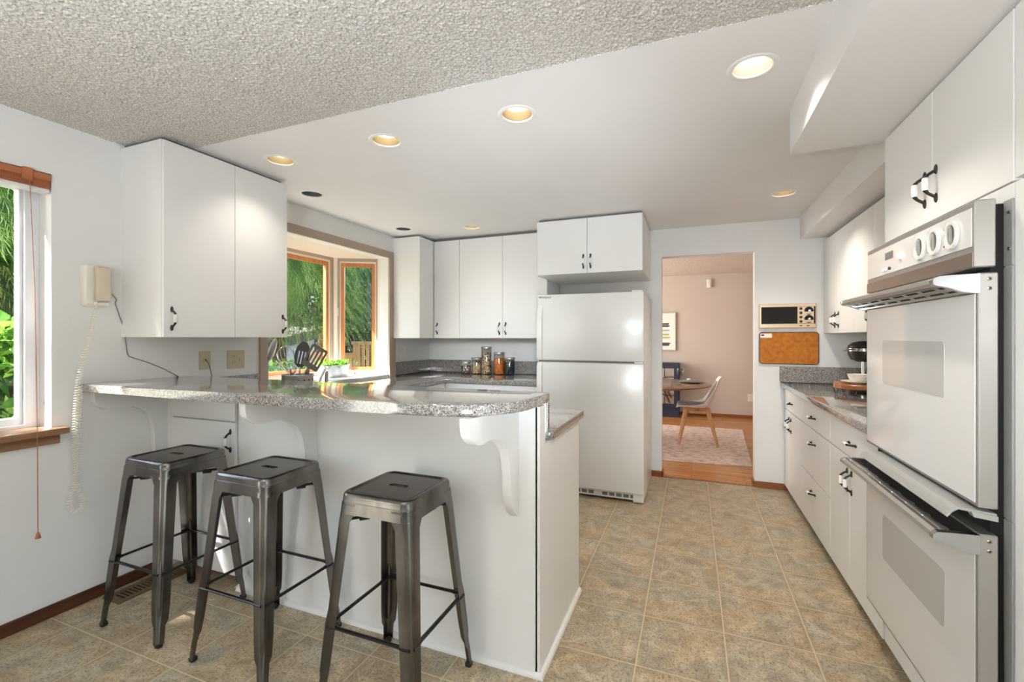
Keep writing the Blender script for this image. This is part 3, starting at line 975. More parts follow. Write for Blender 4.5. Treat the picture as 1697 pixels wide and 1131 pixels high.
# right worktop
t = thing('countertop', 'brown grey speckled countertop on the right base cabinets', 'countertop', (1.0, 3.3, 0.9))
MB().box((0.695, 2.276, 0.8735), (XR - 0.003, 4.398, 0.914), 0.007, 3).build('worktop', 'granite', t)
MB().box((0.690, 4.378, 0.9145), (XR - 0.003, 4.398, 1.048), 0.003).box((1.300, 2.276, 0.9145), (XR, 4.377, 1.048), 0.003).build('backsplash', 'granite', t)

# tall oven tower and pantry
t = thing('oven_cabinet', 'tall white cabinet tower holding the double oven', 'cabinet', (1.0, 1.87, 0))
MB().box((0.7495, 1.474, 0.055), (XR - 0.02, 2.272, 2.098)).build('carcass', 'cab', t)
MB().box((0.80, 1.474, 0.0), (XR - 0.02, 2.272, 0.0545)).build('toe_kick', 'gap', t)
MB().box((0.76, 1.49, 2.098), (XR - 0.02, 2.26, 2.1015)).build('gap_shade_strip', 'gap', t)
hung(t, '-x', 0.730, 1.878, 2.270, 1.672, 2.096, 1.925, 1.785)
hung(t, '-x', 0.730, 1.476, 1.878, 1.672, 2.096, 1.850, 1.785)
MB().box((0.733, 1.478, 0.2), (0.749, 2.268, 1.67)).build('face_panel', 'cab', t)
front(t, '-x', 0.730, 1.476, 2.270, 0.055, 0.196, 'drawer')
t = thing('pantry_cabinet', 'tall white pantry cabinet at right edge, beside the oven', 'cabinet', (1.0, 1.0, 0))
MB().box((0.7495, 0.46, 0.055), (XR - 0.003, 1.472, 2.098)).build('carcass', 'cab', t)
MB().box((0.80, 0.46, 0.0), (XR - 0.003, 1.472, 0.0545)).build('toe_kick', 'gap', t)
for (a, c) in ((0.965, 1.472), (0.462, 0.965)):
    front(t, '-x', 0.730, a, c, 0.055, 1.670)
    front(t, '-x', 0.730, a, c, 1.676, 2.096)

# ------------------------------------------------------------------ double oven
ov = thing('double_oven', 'built-in double wall oven with white glass doors and steel trim', 'oven', (0.70, 1.86, 0.8))
Y0, Y1 = 1.487, 2.262
MB().box((0.7285, 2.2625, 0.20), (0.7325, 2.270, 1.632), 0.001).build('side_trim', 'satin', ov)
for za, zb, zs in ((1.468, 1.632, (1.60, 1.51)), (0.838, 1.466, ()), (0.20, 0.836, ())):
    tr = MB().box((0.7285, 1.478, za), (0.7325, 1.5125, zb), 0.001).build('side_trim', 'satin', ov)
    for z in zs:
        MB().cyl((0.7285, 1.490, z), (0.7262, 1.490, z), 0.0042, n=10).build('screw', 'warm_steel', tr)
MB().box((0.7040, 1.5135, 0.205), (0.7325, Y1 - 0.004, 1.628)).build('cavity_body', 'shadow_black', ov)
# control panel
cp = MB().box((0.662, Y0, 1.467), (0.7035, 2.232, 1.637), 0.003).build('control_panel', 'steel', ov)
MB().box((0.6595, Y0 + 0.010, 1.521), (0.6618, 2.222, 1.620), 0.0008).build('glass_fascia', 'oven_glass', cp)
MB().box((0.6588, Y0 + 0.003, 1.468), (0.6618, 2.229, 1.506), 0.0008).build('lower_band', 'warm_steel', cp)
MB().box((0.6586, 1.975, 1.572), (0.6596, 2.045, 1.598)).build('clock', 'gap', cp)
for y in (1.582, 1.677, 1.766):
    b = MB()
    ring = [[(0.6590 - (0.008 if 0 < i < 3 else 0.0), p[0], p[1]) for p in circle(y, 1.568, r, 28, r * 1.12)] for i, r in enumerate((0.034, 0.033, 0.026, 0.025))]
    b.loft(ring, True, False)
    b.mat(1).prism(circle(y, 1.568, 0.026, 28, 0.029), 'yz', 0.6588, 0.6575)
    b.mat(1).box((0.650, y - 0.004, 1.545), (0.6575, y + 0.004, 1.591), 0.002)
    b.build('knob', ['knob_white', 'knob_centre'], cp)
MB().lathe([(0, -0.008), (0.012, -0.008), (0.014, 0.0), (0.014, 0.0005)], (0.6594, 1.915, 1.567), 16, 'x').build('timer_knob', 'grip', cp)
for i in range(4):
    MB().cyl((0.6596, 2.00 + i * 0.018, 1.538), (0.6535, 2.00 + i * 0.018, 1.538), 0.0055, n=10).build('push_button', 'grip' if i else 'black', cp)
for y in (1.63, 1.722):
    for z in (1.545, 1.568, 1.592):
        MB().cyl((0.6596, y, z), (0.6588, y, z), 0.0025, n=8).build('indicator_light', 'black', cp)


def oven_door(z0, z1, wz0, wz1, ztop):
    """z1: top of door; glass below the grille"""
    d = MB()
    d.box((0.670, Y0, z0), (0.7080, Y1 + 0.004, z1), 0.003)
    d = d.build('door', 'steel', ov)
    g1 = z1 - 0.052
    MB().box((0.6665, Y0 + 0.010, z0 + 0.010), (0.6698, Y1 - 0.008, g1), 0.001).build('glass_panel', 'oven_glass', d)
    MB().prism(rect(Y0 + 0.004, Y1, z0 + 0.003, g1 + 0.003), 'yz', 0.6680, 0.6698, [rect(Y0 + 0.0102, Y1 - 0.0082, z0 + 0.0102, g1 - 0.0002)]).build('glass_gasket', 'gap', d)
    b = MB()
    b.prism(rrect(1.645, 2.09, wz0, wz1, 0.014), 'yz', 0.6655, 0.6664)
    b.build('oven_window', 'oven_window', d)
    # open grille between handle bar and door face, sloping down to the glass
    b = MB()
    b.box((0.6655, Y0 + 0.008, z1 - 0.050), (0.6698, Y1 - 0.004, z1 - 0.003))
    b.build('grille_backing', 'shadow_black', d)
    b = MB()
    for i in range(4):
        x = 0.664 - 0.0175 * i
        z = z1 - 0.046 + 0.0115 * i
        b.box((x - 0.0052, Y0 + 0.012, z - 0.0036), (x + 0.0052, Y1 - 0.006, z + 0.0036), 0.0012)
    for i in range(8):
        y = Y0 + 0.03 + i * (Y1 - Y0 - 0.05) / 7
        b.prism([(0.668, z1 - 0.047), (0.668, z1 - 0.040), (0.605, z1 - 0.006), (0.605, z1 - 0.012)], 'xz', y - 0.0018, y + 0.0018)
    b.build('vent_grille', 'steel', d)
    b = MB()
    b.prism([(0.578, z1 - 0.023), (0.590, z1 - 0.030), (0.606, z1 - 0.026), (0.606, z1 - 0.010), (0.592, z1 - 0.007), (0.580, z1 - 0.012)], 'xz', Y0 + 0.012, Y1 - 0.01)
    b.mat(1)
    for ya, yb in ((Y0 - 0.004, Y0 + 0.016), (Y1 - 0.014, Y1 + 0.004)):
        pts = [(0.578, z1 - 0.024), (0.584, z1 - 0.029), (0.606, z1 - 0.034), (0.640, z1 - 0.048), (0.671, z1 - 0.052), (0.671, z1 - 0.002), (0.61, z1 - 0.004), (0.588, z1 - 0.006), (0.578, z1 - 0.014)]
        b.prism(pts, 'xz', ya, yb)
    b.build('handle', ['steel', 'chrome'], d)
    for z in (z1 - 0.016, z1 - 0.040):
        q = MB().lathe([(0, -0.0018), (0.003, -0.0018), (0.0050, -0.0006), (0.0052, 0.0)], (0.690, Y0 - 0.0002, z), 14, 'y')
        q.mat(1).lathe([(0, -0.0021), (0.0022, -0.0020), (0.0022, -0.0018)], (0.690, Y0 - 0.0002, z), 8, 'y')
        q.build('screw', ['warm_steel', 'black'], d)
    return d


oven_door(0.861, 1.453, 1.118, 1.279, 1.44)
oven_door(0.222, 0.796, 0.463, 0.628, 0.785)
b = MB()
b.prism([(0.706, 0.842), (0.706, 0.850), (0.630, 0.858), (0.616, 0.848), (0.606, 0.832), (0.610, 0.829), (0.620, 0.843), (0.632, 0.852)], 'xz', Y0 + 0.004, 2.13)
b.prism([(0.706, 0.832), (0.706, 0.845), (0.655, 0.852), (0.66, 0.838)], 'xz', Y0 - 0.002, Y0 + 0.02)
for i in range(4):
    q = i / 3
    x, z = 0.619 - 0.010 * q, 0.8475 - 0.0145 * q
    b.box((x - 0.0022, Y0 + 0.006, z - 0.001), (x, 2.128, z + 0.0022))
b.build('heat_deflector', 'satin', ov)

# ------------------------------------------------------------------ peninsula
pe = thing('peninsula_cabinet', 'white breakfast bar base with curved brackets behind the stools', 'cabinet', (-1.6, 1.95, 0))
b = MB()
b.box((-2.150, 1.650, 0.0), (-0.553, 2.268, 0.872)).box((-2.745, 1.650, 0.07), (-2.1505, 2.268, 0.872)).box((-2.745, 1.76, 0.0), (-2.1505, 2.268, 0.0695))
b.box((-2.745, 1.650, 0.8725), (-0.553, 1.698, 1.0255))
b.build('carcass', 'cab', pe)
MB().box((-2.155, 1.632, 0.0), (-0.545, 1.6495, 1.0255), 0.001).build('back_panel', 'cab', pe)
MB().prism([(1.632, 0), (2.268, 0), (2.268, 0.872), (1.699, 0.872), (1.699, 1.0255), (1.632, 1.0255)], 'yz', -0.5525, -0.5345).build('end_panel', 'cab', pe)
MB().box((-2.748, 1.632, 0.072), (-2.656, 1.6495, 1.0255), 0.001).box((-2.6555, 1.634, 0.072), (-2.156, 1.6495, 1.0255)).build('face_frame', 'cab', pe)
front(pe, '-y', 1.6155, -2.654, -2.157, 0.862, 1.022, 'drawer')
d = hung(pe, '-y', 1.6155, -2.654, -2.157, 0.074, 0.857, -2.190, 0.762)
MB().box((-2.745, 1.745, 0.0), (-2.158, 1.7595, 0.0695)).build('toe_kick', 'base_wood_back', pe)
b = MB()
pf = [(0.0, 0.0), (0.016, 0.0), (0.0155, 0.007), (0.011, 0.014), (0.005, 0.0175), (0.0, 0.018)]
b.mesh([(-2.155, 1.632 - a, h) for a, h in pf] + [(-0.5345 + a, 1.632 - a, h) for a, h in pf] + [(-0.5345 + a, 2.268, h) for a, h in pf],
       [(i, i + 1, i + 7, i + 6) for i in range(5)] + [(i + 6, i + 7, i + 13, i + 12) for i in range(5)] + [tuple(range(6)), tuple(range(17, 11, -1))])
b.build('base_molding', 'cab', pe)
CORB = [(0.0, 1.0255), (0.331, 1.0255), (0.330, 0.989), (0.324, 0.968), (0.309, 0.950), (0.292, 0.937), (0.275, 0.930), (0.252, 0.928), (0.231, 0.931), (0.212, 0.934), (0.193, 0.934), (0.166, 0.929),
        (0.140, 0.917), (0.117, 0.902), (0.098, 0.884), (0.085, 0.864), (0.076, 0.840), (0.069, 0.806), (0.065, 0.772), (0.063, 0.715), (0.061, 0.680), (0.049, 0.652), (0.031, 0.622), (0.008, 0.602), (0.0, 0.602)]
for xr in (-2.714, -1.632, -0.619):
    q = MB()
    q.prism([(s_, z_) for s_, z_ in CORB], 'yz', -0.035, 0.0)
    for v in q.bm.verts:
        s_ = v.co.y
        sk = 0.14 if xr > -2.7 else 0.0
        v.co = Vector((xr + v.co.x - sk * s_, (1.6318 if xr > -2.15 else 1.6318) - s_, v.co.z))
    q.build('bracket', 'cab', pe)

# bar top
out = [(-2.748, 1.246), (-1.8, 1.266), (-0.98, 1.288), (-0.90, 1.291), (-0.82, 1.298), (-0.74, 1.315), (-0.67, 1.345), (-0.61, 1.395), (-0.57, 1.455), (-0.548, 1.53), (-0.540, 1.61), (-0.538, 1.765), (-2.748, 1.765)]
q = bmesh.new()
vs = [q.verts.new((x, y, 1.0265)) for x, y in out]
f = q.faces.new(vs)
r = bmesh.ops.extrude_face_region(q, geom=[f])
for v in r['geom']:
    if isinstance(v, bmesh.types.BMVert):
        v.co.z = 1.067
hor = [e for e in q.edges if abs(e.verts[0].co.z - e.verts[1].co.z) < 1e-6]
bmesh.ops.bevel(q, geom=hor, offset=0.007, segments=3, profile=0.5, affect='EDGES', clamp_overlap=True)
bt = MB()
bt._take(q)
tag(bt.build('breakfast_bar_counter', 'granite'), 'long glossy speckled granite breakfast bar top with rounded corner', 'countertop')

# lower worktop (U-shape)
kc = thing('kitchen_counter', 'grey speckled U-shaped counter around the sink, behind the bar', 'countertop', (-1.7, 2.8, 0.9))
q = bmesh.new()
out = [(-0.520, 1.768), (-0.520, 2.312), (-2.10, 2.312), (-2.10, 3.655), (-1.222, 3.655), (-1.222, 4.398), (-2.748, 4.398), (-2.748, 1.768)]
vs = [q.verts.new((x, y, 0.874)) for x, y in out]
f = q.faces.new(vs)
r = bmesh.ops.extrude_face_region(q, geom=[f])
for v in r['geom']:
    if isinstance(v, bmesh.types.BMVert):
        v.co.z = 0.914
hor = [e for e in q.edges if abs(e.verts[0].co.z - e.verts[1].co.z) < 1e-6]
bmesh.ops.bevel(q, geom=hor, offset=0.006, segments=3, profile=0.5, affect='EDGES', clamp_overlap=True)
bt = MB()
bt._take(q)
bt.build('worktop', 'granite', kc)
b = MB()
b.box((-2.7485, 4.380, 0.9145), (-1.222, 4.398, 1.045), 0.003).box((-2.7485, 3.748, 0.9145), (-2.730, 4.3805, 1.045), 0.003)
b.build('backsplash', 'granite', kc)
MB().box((-2.7485, 1.79, 0.9145), (-2.730, 2.230, 1.045), 0.003).build('backsplash', 'granite', kc)
MB().box((-2.72, 1.700, 0.8745), (-0.548, 1.767, 1.0255), 0.002).build('riser', 'granite', kc)
MB().box((-0.5475, 1.755, 0.8745), (-0.538, 1.7695, 1.0255), 0.001).build('riser_edge', 'granite', kc)

# base cabinets below the lower worktop
t = thing('base_cabinet', 'white base cabinet with doors under the back counter', 'cabinet', (-1.6, 4.0, 0))
MB().box((-2.1385, 3.7005, 0.09), (-1.225, 4.395, 0.872)).build('carcass', 'cab', t)
MB().box((-2.06, 3.76, 0.0), (-1.225, 4.395, 0.0895)).build('toe_kick', 'gap', t)
front(t, '-y', 3.692, -2.138, -2.061, 0.092, 0.868, 'corner_filler', th=0.008)
for a, c in ((-2.06, -1.64), (-1.64, -1.226)):
    front(t, '-y', 3.682, a, c, 0.70, 0.868, 'drawer')
hung(t, '-y', 3.682, -2.06, -1.64, 0.092, 0.697, -1.675, 0.60)
hung(t, '-y', 3.682, -1.64, -1.226, 0.092, 0.697, -1.605, 0.60)
t = thing('base_cabinet', 'white sink base cabinet under the bay window', 'cabinet', (-2.45, 3.0, 0))
MB().box((-2.745, 2.32, 0.09), (-2.1405, 3.69, 0.872)).build('carcass', 'cab', t)
MB().box((-2.745, 2.32, 0.0), (-2.20, 3.69, 0.0895)).build('toe_kick', 'gap', t)
for a, c in ((2.33, 2.78), (2.78, 3.23), (3.23, 3.66)):
    hung(t, '+x', -2.122, a, c, 0.092, 0.697, c - 0.05, 0.60)
    front(t, '+x', -2.122, a, c, 0.70, 0.868, 'drawer')

# faucet
fa = thing('sink_faucet', 'low arched chrome faucet behind the bar under the bay window', 'faucet', (-2.6, 2.69, 0.914))
MB().lathe([(0, 0), (0.028, 0.0), (0.026, 0.01), (0.017, 0.02), (0.015, 0.13), (0.017, 0.135), (0.0, 0.14)], (-2.6, 2.69, 0.9142), 18).build('base', 'chrome', fa)
MB().tube([(-2.6, 2.69, 1.03), (-2.585, 2.675, 1.045), (-2.56, 2.64, 1.046), (-2.53, 2.59, 1.028), (-2.505, 2.54, 0.995), (-2.495, 2.52, 0.968)], [0.012, 0.012, 0.011, 0.010, 0.009, 0.010], 12).build('spout', 'chrome', fa)
MB().tube([(-2.6, 2.69, 1.05), (-2.615, 2.70, 1.065), (-2.65, 2.72, 1.075)], [0.007, 0.006, 0.007], 8).build('lever', 'chrome', fa)

# ------------------------------------------------------------------ refrigerator
fr = thing('refrigerator', 'white top-freezer refrigerator beside the doorway', 'refrigerator', (-0.77, 3.95, 0))
MB().box((-1.196, 3.662, 0.018), (-0.343, 4.345, 1.640), 0.006, 2).build('body', 'appliance', fr)
fd = MB().box((-1.200, 3.590, 1.102), (-0.340, 3.655, 1.646), 0.010, 3).build('freezer_door', 'appliance', fr)
rd = MB().box((-1.200, 3.590, 0.078), (-0.340, 3.655, 1.088), 0.010, 3).build('fridge_door', 'appliance', fr)
MB().box((-1.19, 3.610, 1.0885), (-0.35, 3.655, 1.1015)).build('gasket', 'gap', fr)


def fridge_handle(par, z0, z1, flip):
    b = MB()
    xa, xb = -1.190, -1.150
    pts = [(3.589, z0), (3.565, z0 + 0.0), (3.548, z0 + 0.03), (3.545, (z0 + z1) / 2), (3.552, z1 - 0.10), (3.572, z1 - 0.03), (3.589, z1)]
    if flip:
        pts = [(y, z0 + z1 - z) for y, z in pts]
    b.prism(pts, 'yz', xa, xb)
    bmesh.ops.bevel(b.bm, geom=[e for e in b.bm.edges if abs(e.verts[0].co.x - e.verts[1].co.x) < 1e-6 and e.calc_face_angle(0) > 0.2], offset=0.004, segments=2, affect='EDGES')
    b.build('handle', 'appliance', par)


fridge_handle(fd, 1.106, 1.555, False)
fridge_handle(rd, 0.62, 1.084, True)
b = MB()
b.box((-1.190, 3.625, 0.020), (-0.352, 3.664, 0.072), 0.003)
b.mat(1)
xs_ = [-1.16 + i * 0.055 for i in range(15)]
for i, x in enumerate(xs_):
    if x > -0.40 or i in (8,):
        continue
    b.box((x, 3.6235, 0.034), (x + 0.042, 3.6255, 0.060))
b.mat(0).box((-0.425, 3.612, 0.008), (-0.345, 3.66, 0.074), 0.006, 2)
b.build('base_grille', ['appliance', 'gap'], fr)
MB().box((-1.17, 3.70, 0.0), (-1.11, 3.78, 0.0185)).box((-0.43, 3.70, 0.0), (-0.37, 3.78, 0.0185)).box((-1.17, 4.2, 0.0), (-1.11, 4.3, 0.0185)).box((-0.43, 4.2, 0.0), (-0.37, 4.3, 0.0185)).build('foot', 'rubber', fr)
MB().box((-0.43, 3.600, 1.6405), (-0.35, 3.70, 1.660), 0.006, 2).build('hinge_cap', 'appliance', fr)
MB().box((-0.415, 3.603, 1.089), (-0.345, 3.654, 1.101), 0.002).build('hinge', 'steel', fr)
tx = bpy.data.curves.new('logo', 'FONT')
tx.body = 'Whirlpool'
tx.size = 0.026
tx.extrude = 0.0006
tx.align_x = 'LEFT'
tx.materials.append(M['ink'])
lt = bpy.data.objects.new('logo_text', tx)
COL.objects.link(lt)
lme = bpy.data.meshes.new_from_object(lt)
bpy.data.objects.remove(lt)
lo = bpy.data.objects.new('logo', lme)
COL.objects.link(lo)
lo.location = (-1.188, 3.5885, 1.615)
lo.rotation_euler = (PI / 2, 0, 0)
lo.parent = fd
lo.matrix_parent_inverse = world_of(fd).inverted()

# ------------------------------------------------------------------ ceiling lights
LL = {0: 'lit recessed ceiling light nearest the left wall cabinet, gold baffle', 1: 'lit gold recessed ceiling light, second from left above the bar',
      2: 'lit gold recessed ceiling light centred over the bar, third in row', 3: 'large bright recessed ceiling light with white baffle beside soffit',
      4: 'unlit grey recessed ceiling light over the left end of bay window', 5: 'unlit grey recessed ceiling light above corner wall cabinet',
      6: 'small lit recessed ceiling light in front of the back wall cabinets', 7: 'lit recessed ceiling light before the doorway near the right soffit'}
for i, (x, y, bm_, on) in enumerate(CANS):
    t = thing('recessed_light', LL[i], 'ceiling light', (x, y, ZC), 'recessed ceiling lights')
    k = 0.0735
    MB().lathe([(0.0665, 0.004), (0.0668, -0.001), (0.070, -0.003), (0.082, -0.003), (0.088, -0.0005), (0.088, 0.0002)], (x, y, ZC - 0.0002), 40).build('trim_ring', 'white_plate' if bm_ != 'dark_baffle' else 'white_plate', t)
    prof = []
    for j in range(9):
        z = j / 8
        prof.append((0.0665 - 0.012 * z ** 2, 0.004 + 0.075 * z))
        if j < 8 and bm_ != 'white_baffle':
            prof.append((0.0665 - 0.012 * z ** 2 - 0.0015, 0.004 + 0.075 * z + 0.004))
    MB().lathe(prof, (x, y, ZC), 40).build('baffle', bm_, t, 60)
    if on:
        MB().lathe([(0.0, 0.033), (0.030, 0.0335), (0.048, 0.036), (0.052, 0.042), (0.050, 0.078)], (x, y, ZC), 32).build('bulb', 'bulb_on', t)
        lamp('recessed_lamp', 'SPOT', (x, y, ZC - 0.004), (0, 0, -1), {3: 31.0, 6: 1.6, 7: 34.0}.get(i, 8.2), (1.0, 0.91, 0.79), spot_size=math.radians(118), spot_blend=0.9, shadow_soft_size=0.03)
    else:
        MB().lathe([(0.0, 0.030), (0.022, 0.031), (0.040, 0.036), (0.050, 0.050), (0.052, 0.079)], (x, y, ZC), 32).build('bulb', 'bulb_off', t)

# ------------------------------------------------------------------ bar stools
def make_stool():
    st = thing('bar_stool', 'gunmetal bar stool', 'stool', (0, 0, 0), 'metal bar stools at the breakfast bar')

    def ring(h, z, r=0.035, n=6):
        return [(x, y, z) for x, y in rrect(-h, h, -h, h, r, n)]
    b = MB()
    # pan: panel with hand slot, groove, rim and skirt
    b.mat(1).prism(rrect(-0.1195, 0.1195, -0.1195, 0.1195, 0.020, 5), 'xy', 0.7425, 0.7445, [rrect(-0.040, 0.040, -0.0125, 0.0125, 0.012, 5)])
    b.mat(0)
    prof = [(0.1190, 0.7440, 0.020), (0.1215, 0.7420, 0.022), (0.1245, 0.7430, 0.024), (0.1300, 0.7480, 0.028), (0.1350, 0.7485, 0.030), (0.1410, 0.7465, 0.034), (0.1450, 0.7415, 0.037), (0.1465, 0.7340, 0.038),
            (0.1475, 0.7180, 0.038), (0.1480, 0.7170, 0.038), (0.1465, 0.7160, 0.037), (0.1530, 0.6780, 0.038), (0.1515, 0.6780, 0.037), (0.1435, 0.7300, 0.034), (0.1190, 0.7400, 0.020)]
    b.loft([ring(h, z, r) for h, z, r in prof], True, False)
    b.build('seat', ['gunmetal', 'seat_top'], st, 40)

    def leg(sx, sy):
        b = MB()
        # corner channel: lofted angle section, splayed
        secs = [(0.712, 0.072), (0.676, 0.072), (0.650, 0.058), (0.40, 0.052), (0.16, 0.046), (0.100, 0.041), (0.080, 0.030), (0.012, 0.027)]
        rings = []
        for z, wd in secs:
            c = 0.2045 - (0.2045 - 0.1480) * (z / 0.71)
            rr = min(0.030, wd * 0.45)
            t_ = 0.0028
            o = []
            o.append((c - wd, c))
            for j in range(6):
                a = PI / 2 * j / 5
                o.append((c - rr + rr * math.sin(a), c - rr + rr * math.cos(a)))
            o.append((c, c - wd))
            inn = [(c - t_, c - wd)]
            ri = max(rr - t_, 0.001)
            for j in range(6):
                a = PI / 2 * (5 - j) / 5
                inn.append((c - rr + ri * math.sin(a), c - rr + ri * math.cos(a)))
            inn.append((c - wd, c - t_))
            rings.append([(sx * x, sy * y, z) for x, y in o + inn])
        b.loft(rings, True, True)
        # raised pressed rib on the lower corner
        pts = []
        for z in np.linspace(0.10, 0.345, 7):
            c = 0.2045 - (0.2045 - 0.1480) * (z / 0.71) - 0.0095
            pts.append((sx * c, sy * c, z))
        b.tube(pts, [0.004, 0.0085, 0.009, 0.009, 0.009, 0.0085, 0.004], 10)
        l = b.build('leg', 'gunmetal', st, 40)
        q = MB()
        cc = 0.2035 - 0.0125
        q.box((sx * (cc - 0.0125), sy * (cc - 0.0125), 0.0), (sx * (cc + 0.0125), sy * (cc + 0.0125), 0.020), 0.006, 2)
        q.build('rubber_foot', 'rubber', l)
    for sx in (-1, 1):
        for sy in (-1, 1):
            leg(sx, sy)
    z = 0.290
    c = 0.2045 - (0.2045 - 0.1480) * (z / 0.71) - 0.008
    for a, d_ in (((-c, -c), (c, -c)), ((-c, c), (c, c)), ((-c, -c), (-c, c)), ((c, -c), (c, c))):
        b = MB()
        p, q_ = Vector((*a, z)), Vector((*d_, z))
        u = (q_ - p).normalized()
        b.tube([p + u * 0.004, p + u * 0.03, p + u * 0.05, q_ - u * 0.05, q_ - u * 0.03, q_ - u * 0.004], [0.012, 0.012, 0.0085, 0.0085, 0.012, 0.012], 10, True, (0.62, 1.0))
        b.build('footrest', 'stool_bar', st)
    b = MB()
    zb = 0.648
    c = 0.142
    for s_ in (1, -1):
        b.tube([(-c, -c * s_, zb), (c, c * s_, zb + 0.004 * s_)], 0.0055, 8)
    for (x, y) in ((-0.085, -0.085), (0.085, 0.085), (0.085, -0.085), (-0.085, 0.085)):
        mt = Matrix.Translation((x, y, zb - 0.002)) @ Matrix.Rotation(PI / 4 if x * y > 0 else -PI / 4, 4, 'Z')
        b.xbox(mt, (0.036, 0.016, 0.016), 0.002)
    b.build('cross_brace', 'rubber', st)
    return st


SP = [(-2.252, 1.395, 'gunmetal bar stool nearest the left wall and window'), (-1.655, 1.395, 'gunmetal bar stool in the middle of the three'), (-1.004, 1.395, 'gunmetal bar stool nearest the rounded bar end')]
st0 = make_stool()
for i, (x, y, lb) in enumerate(SP):
    o = st0 if i == 0 else copy_tree(st0)
    o.location = (x, y, 0)
    o['label'] = lb

# ------------------------------------------------------------------ wall phone
ph = thing('wall_phone', 'almond corded wall phone with long coiled cord on left wall', 'phone', (XL, 1.31, 1.44))
b = MB()
rings = []
for d_, gy, gz in ((0.0003, 0.0, 0.0), (0.014, 0.0, 0.0), (0.024, 0.003, 0.004), (0.031, 0.009, 0.012)):
    rings.append([(XL + d_, y, z) for y, z in rrect(1.262 + gy, 1.362 - gy, 1.442 + gz, 1.648 - gz, 0.016, 4)])
b.loft(rings)
b.box((XL + 0.026, 1.298, 1.446), (XL + 0.044, 1.358, 1.466), 0.006, 2)
b.build('base', 'off_white', ph)
b = MB()
rings = []
for z, d0, d1, hw in ((1.468, 0.036, 0.060, 0.026), (1.474, 0.034, 0.068, 0.029), (1.50, 0.035, 0.072, 0.030), (1.53, 0.042, 0.070, 0.029), (1.57, 0.045, 0.070, 0.028), (1.60, 0.042, 0.072, 0.029), (1.63, 0.035, 0.070, 0.030), (1.640, 0.036, 0.060, 0.027)):
    rings.append([(XL + x, y, z) for x, y in rrect(d0, d1, 1.325 - hw, 1.325 + hw, 0.008, 3)])
b.loft(rings)
b.build('handset', 'beige_plastic', ph)


def smooth_path(pts, n):
    pts = [Vector(p) for p in pts]
    out = []
    P_ = [pts[0]] + pts + [pts[-1]]
    for i in range(1, len(P_) - 2):
        for j in range(n):
            t_ = j / n
            p0, p1, p2, p3 = P_[i - 1:i + 3]
            out.append(0.5 * ((2 * p1) + (-p0 + p2) * t_ + (2 * p0 - 5 * p1 + 4 * p2 - p3) * t_ ** 2 + (-p0 + 3 * p1 - 3 * p2 + p3) * t_ ** 3))
    out.append(pts[-1])
    return out


# the cord hangs in a shallow curve just off the wall, doubles back at its lowest loop and climbs again
raw = smooth_path([(-2.69, 1.297, 1.457), (-2.69, 1.29, 1.406), (-2.69, 1.271, 1.304), (-2.69, 1.25, 1.203), (-2.69, 1.234, 1.132), (-2.69, 1.222, 1.034), (-2.69, 1.216, 0.921), (-2.69, 1.213, 0.808), (-2.69, 1.216, 0.694), (-2.69, 1.22, 0.608), (-2.69, 1.234, 0.561), (-2.684, 1.24, 0.511), (-2.684, 1.229, 0.475), (-2.684, 1.206, 0.477), (-2.684, 1.191, 0.511), (-2.684, 1.197, 0.559), (-2.684, 1.211, 0.603), (-2.684, 1.217, 0.666), (-2.684, 1.222, 0.778), (-2.684, 1.226, 0.891), (-2.684, 1.231, 0.999), (-2.684, 1.229, 1.062)], 24)
# resample evenly then wind a helix
cum = [0.0]
for i in range(1, len(raw)):
    cum.append(cum[-1] + (raw[i] - raw[i - 1]).length)
tot = cum[-1]
pitch, hr, per = 0.0120, 0.0085, 10
ns = int(tot / pitch * per)
pts = []
j = 0
for i in range(ns + 1):
    s_ = tot * i / ns
    while j < len(cum) - 2 and cum[j + 1] < s_:
        j += 1
    t_ = (s_ - cum[j]) / max(cum[j + 1] - cum[j], 1e-9)
    p = raw[j].lerp(raw[j + 1], t_)
    tg = (raw[j + 1] - raw[j]).normalized()
    e1 = Vector((1, 0, 0))
    e1 = (e1 - tg * e1.dot(tg)).normalized()
    e2 = tg.cross(e1)
    a = 2 * PI * i / per
    k = min(1.0, 0.3 + s_ / 0.08)
    pts.append(p + (e1 * math.cos(a) + e2 * math.sin(a)) * hr * k)
MB().tube(pts, 0.0023, 5).build('coiled_cord', 'off_white', ph, 60)
b = MB().tube([(-2.700, 1.302, 1.457), (-2.705, 1.306, 1.467), (-2.705, 1.306, 1.484)], 0.004, 8)
b.build('cord_plug', 'off_white', ph)
wp = [(-2.744, 1.368, 1.530), (-2.745, 1.389, 1.508), (-2.745, 1.407, 1.485), (-2.746, 1.402, 1.466), (-2.746, 1.413, 1.429), (-2.746, 1.439, 1.336), (-2.746, 1.450, 1.258), (-2.746, 1.458, 1.201), (-2.746, 1.480, 1.184),
      (-2.746, 1.551, 1.155), (-2.746, 1.627, 1.117), (-2.744, 1.709, 1.065)]
MB().tube(smooth_path(wp, 5), 0.0022, 6).build('line_wire', 'grey_wire', ph, 60)


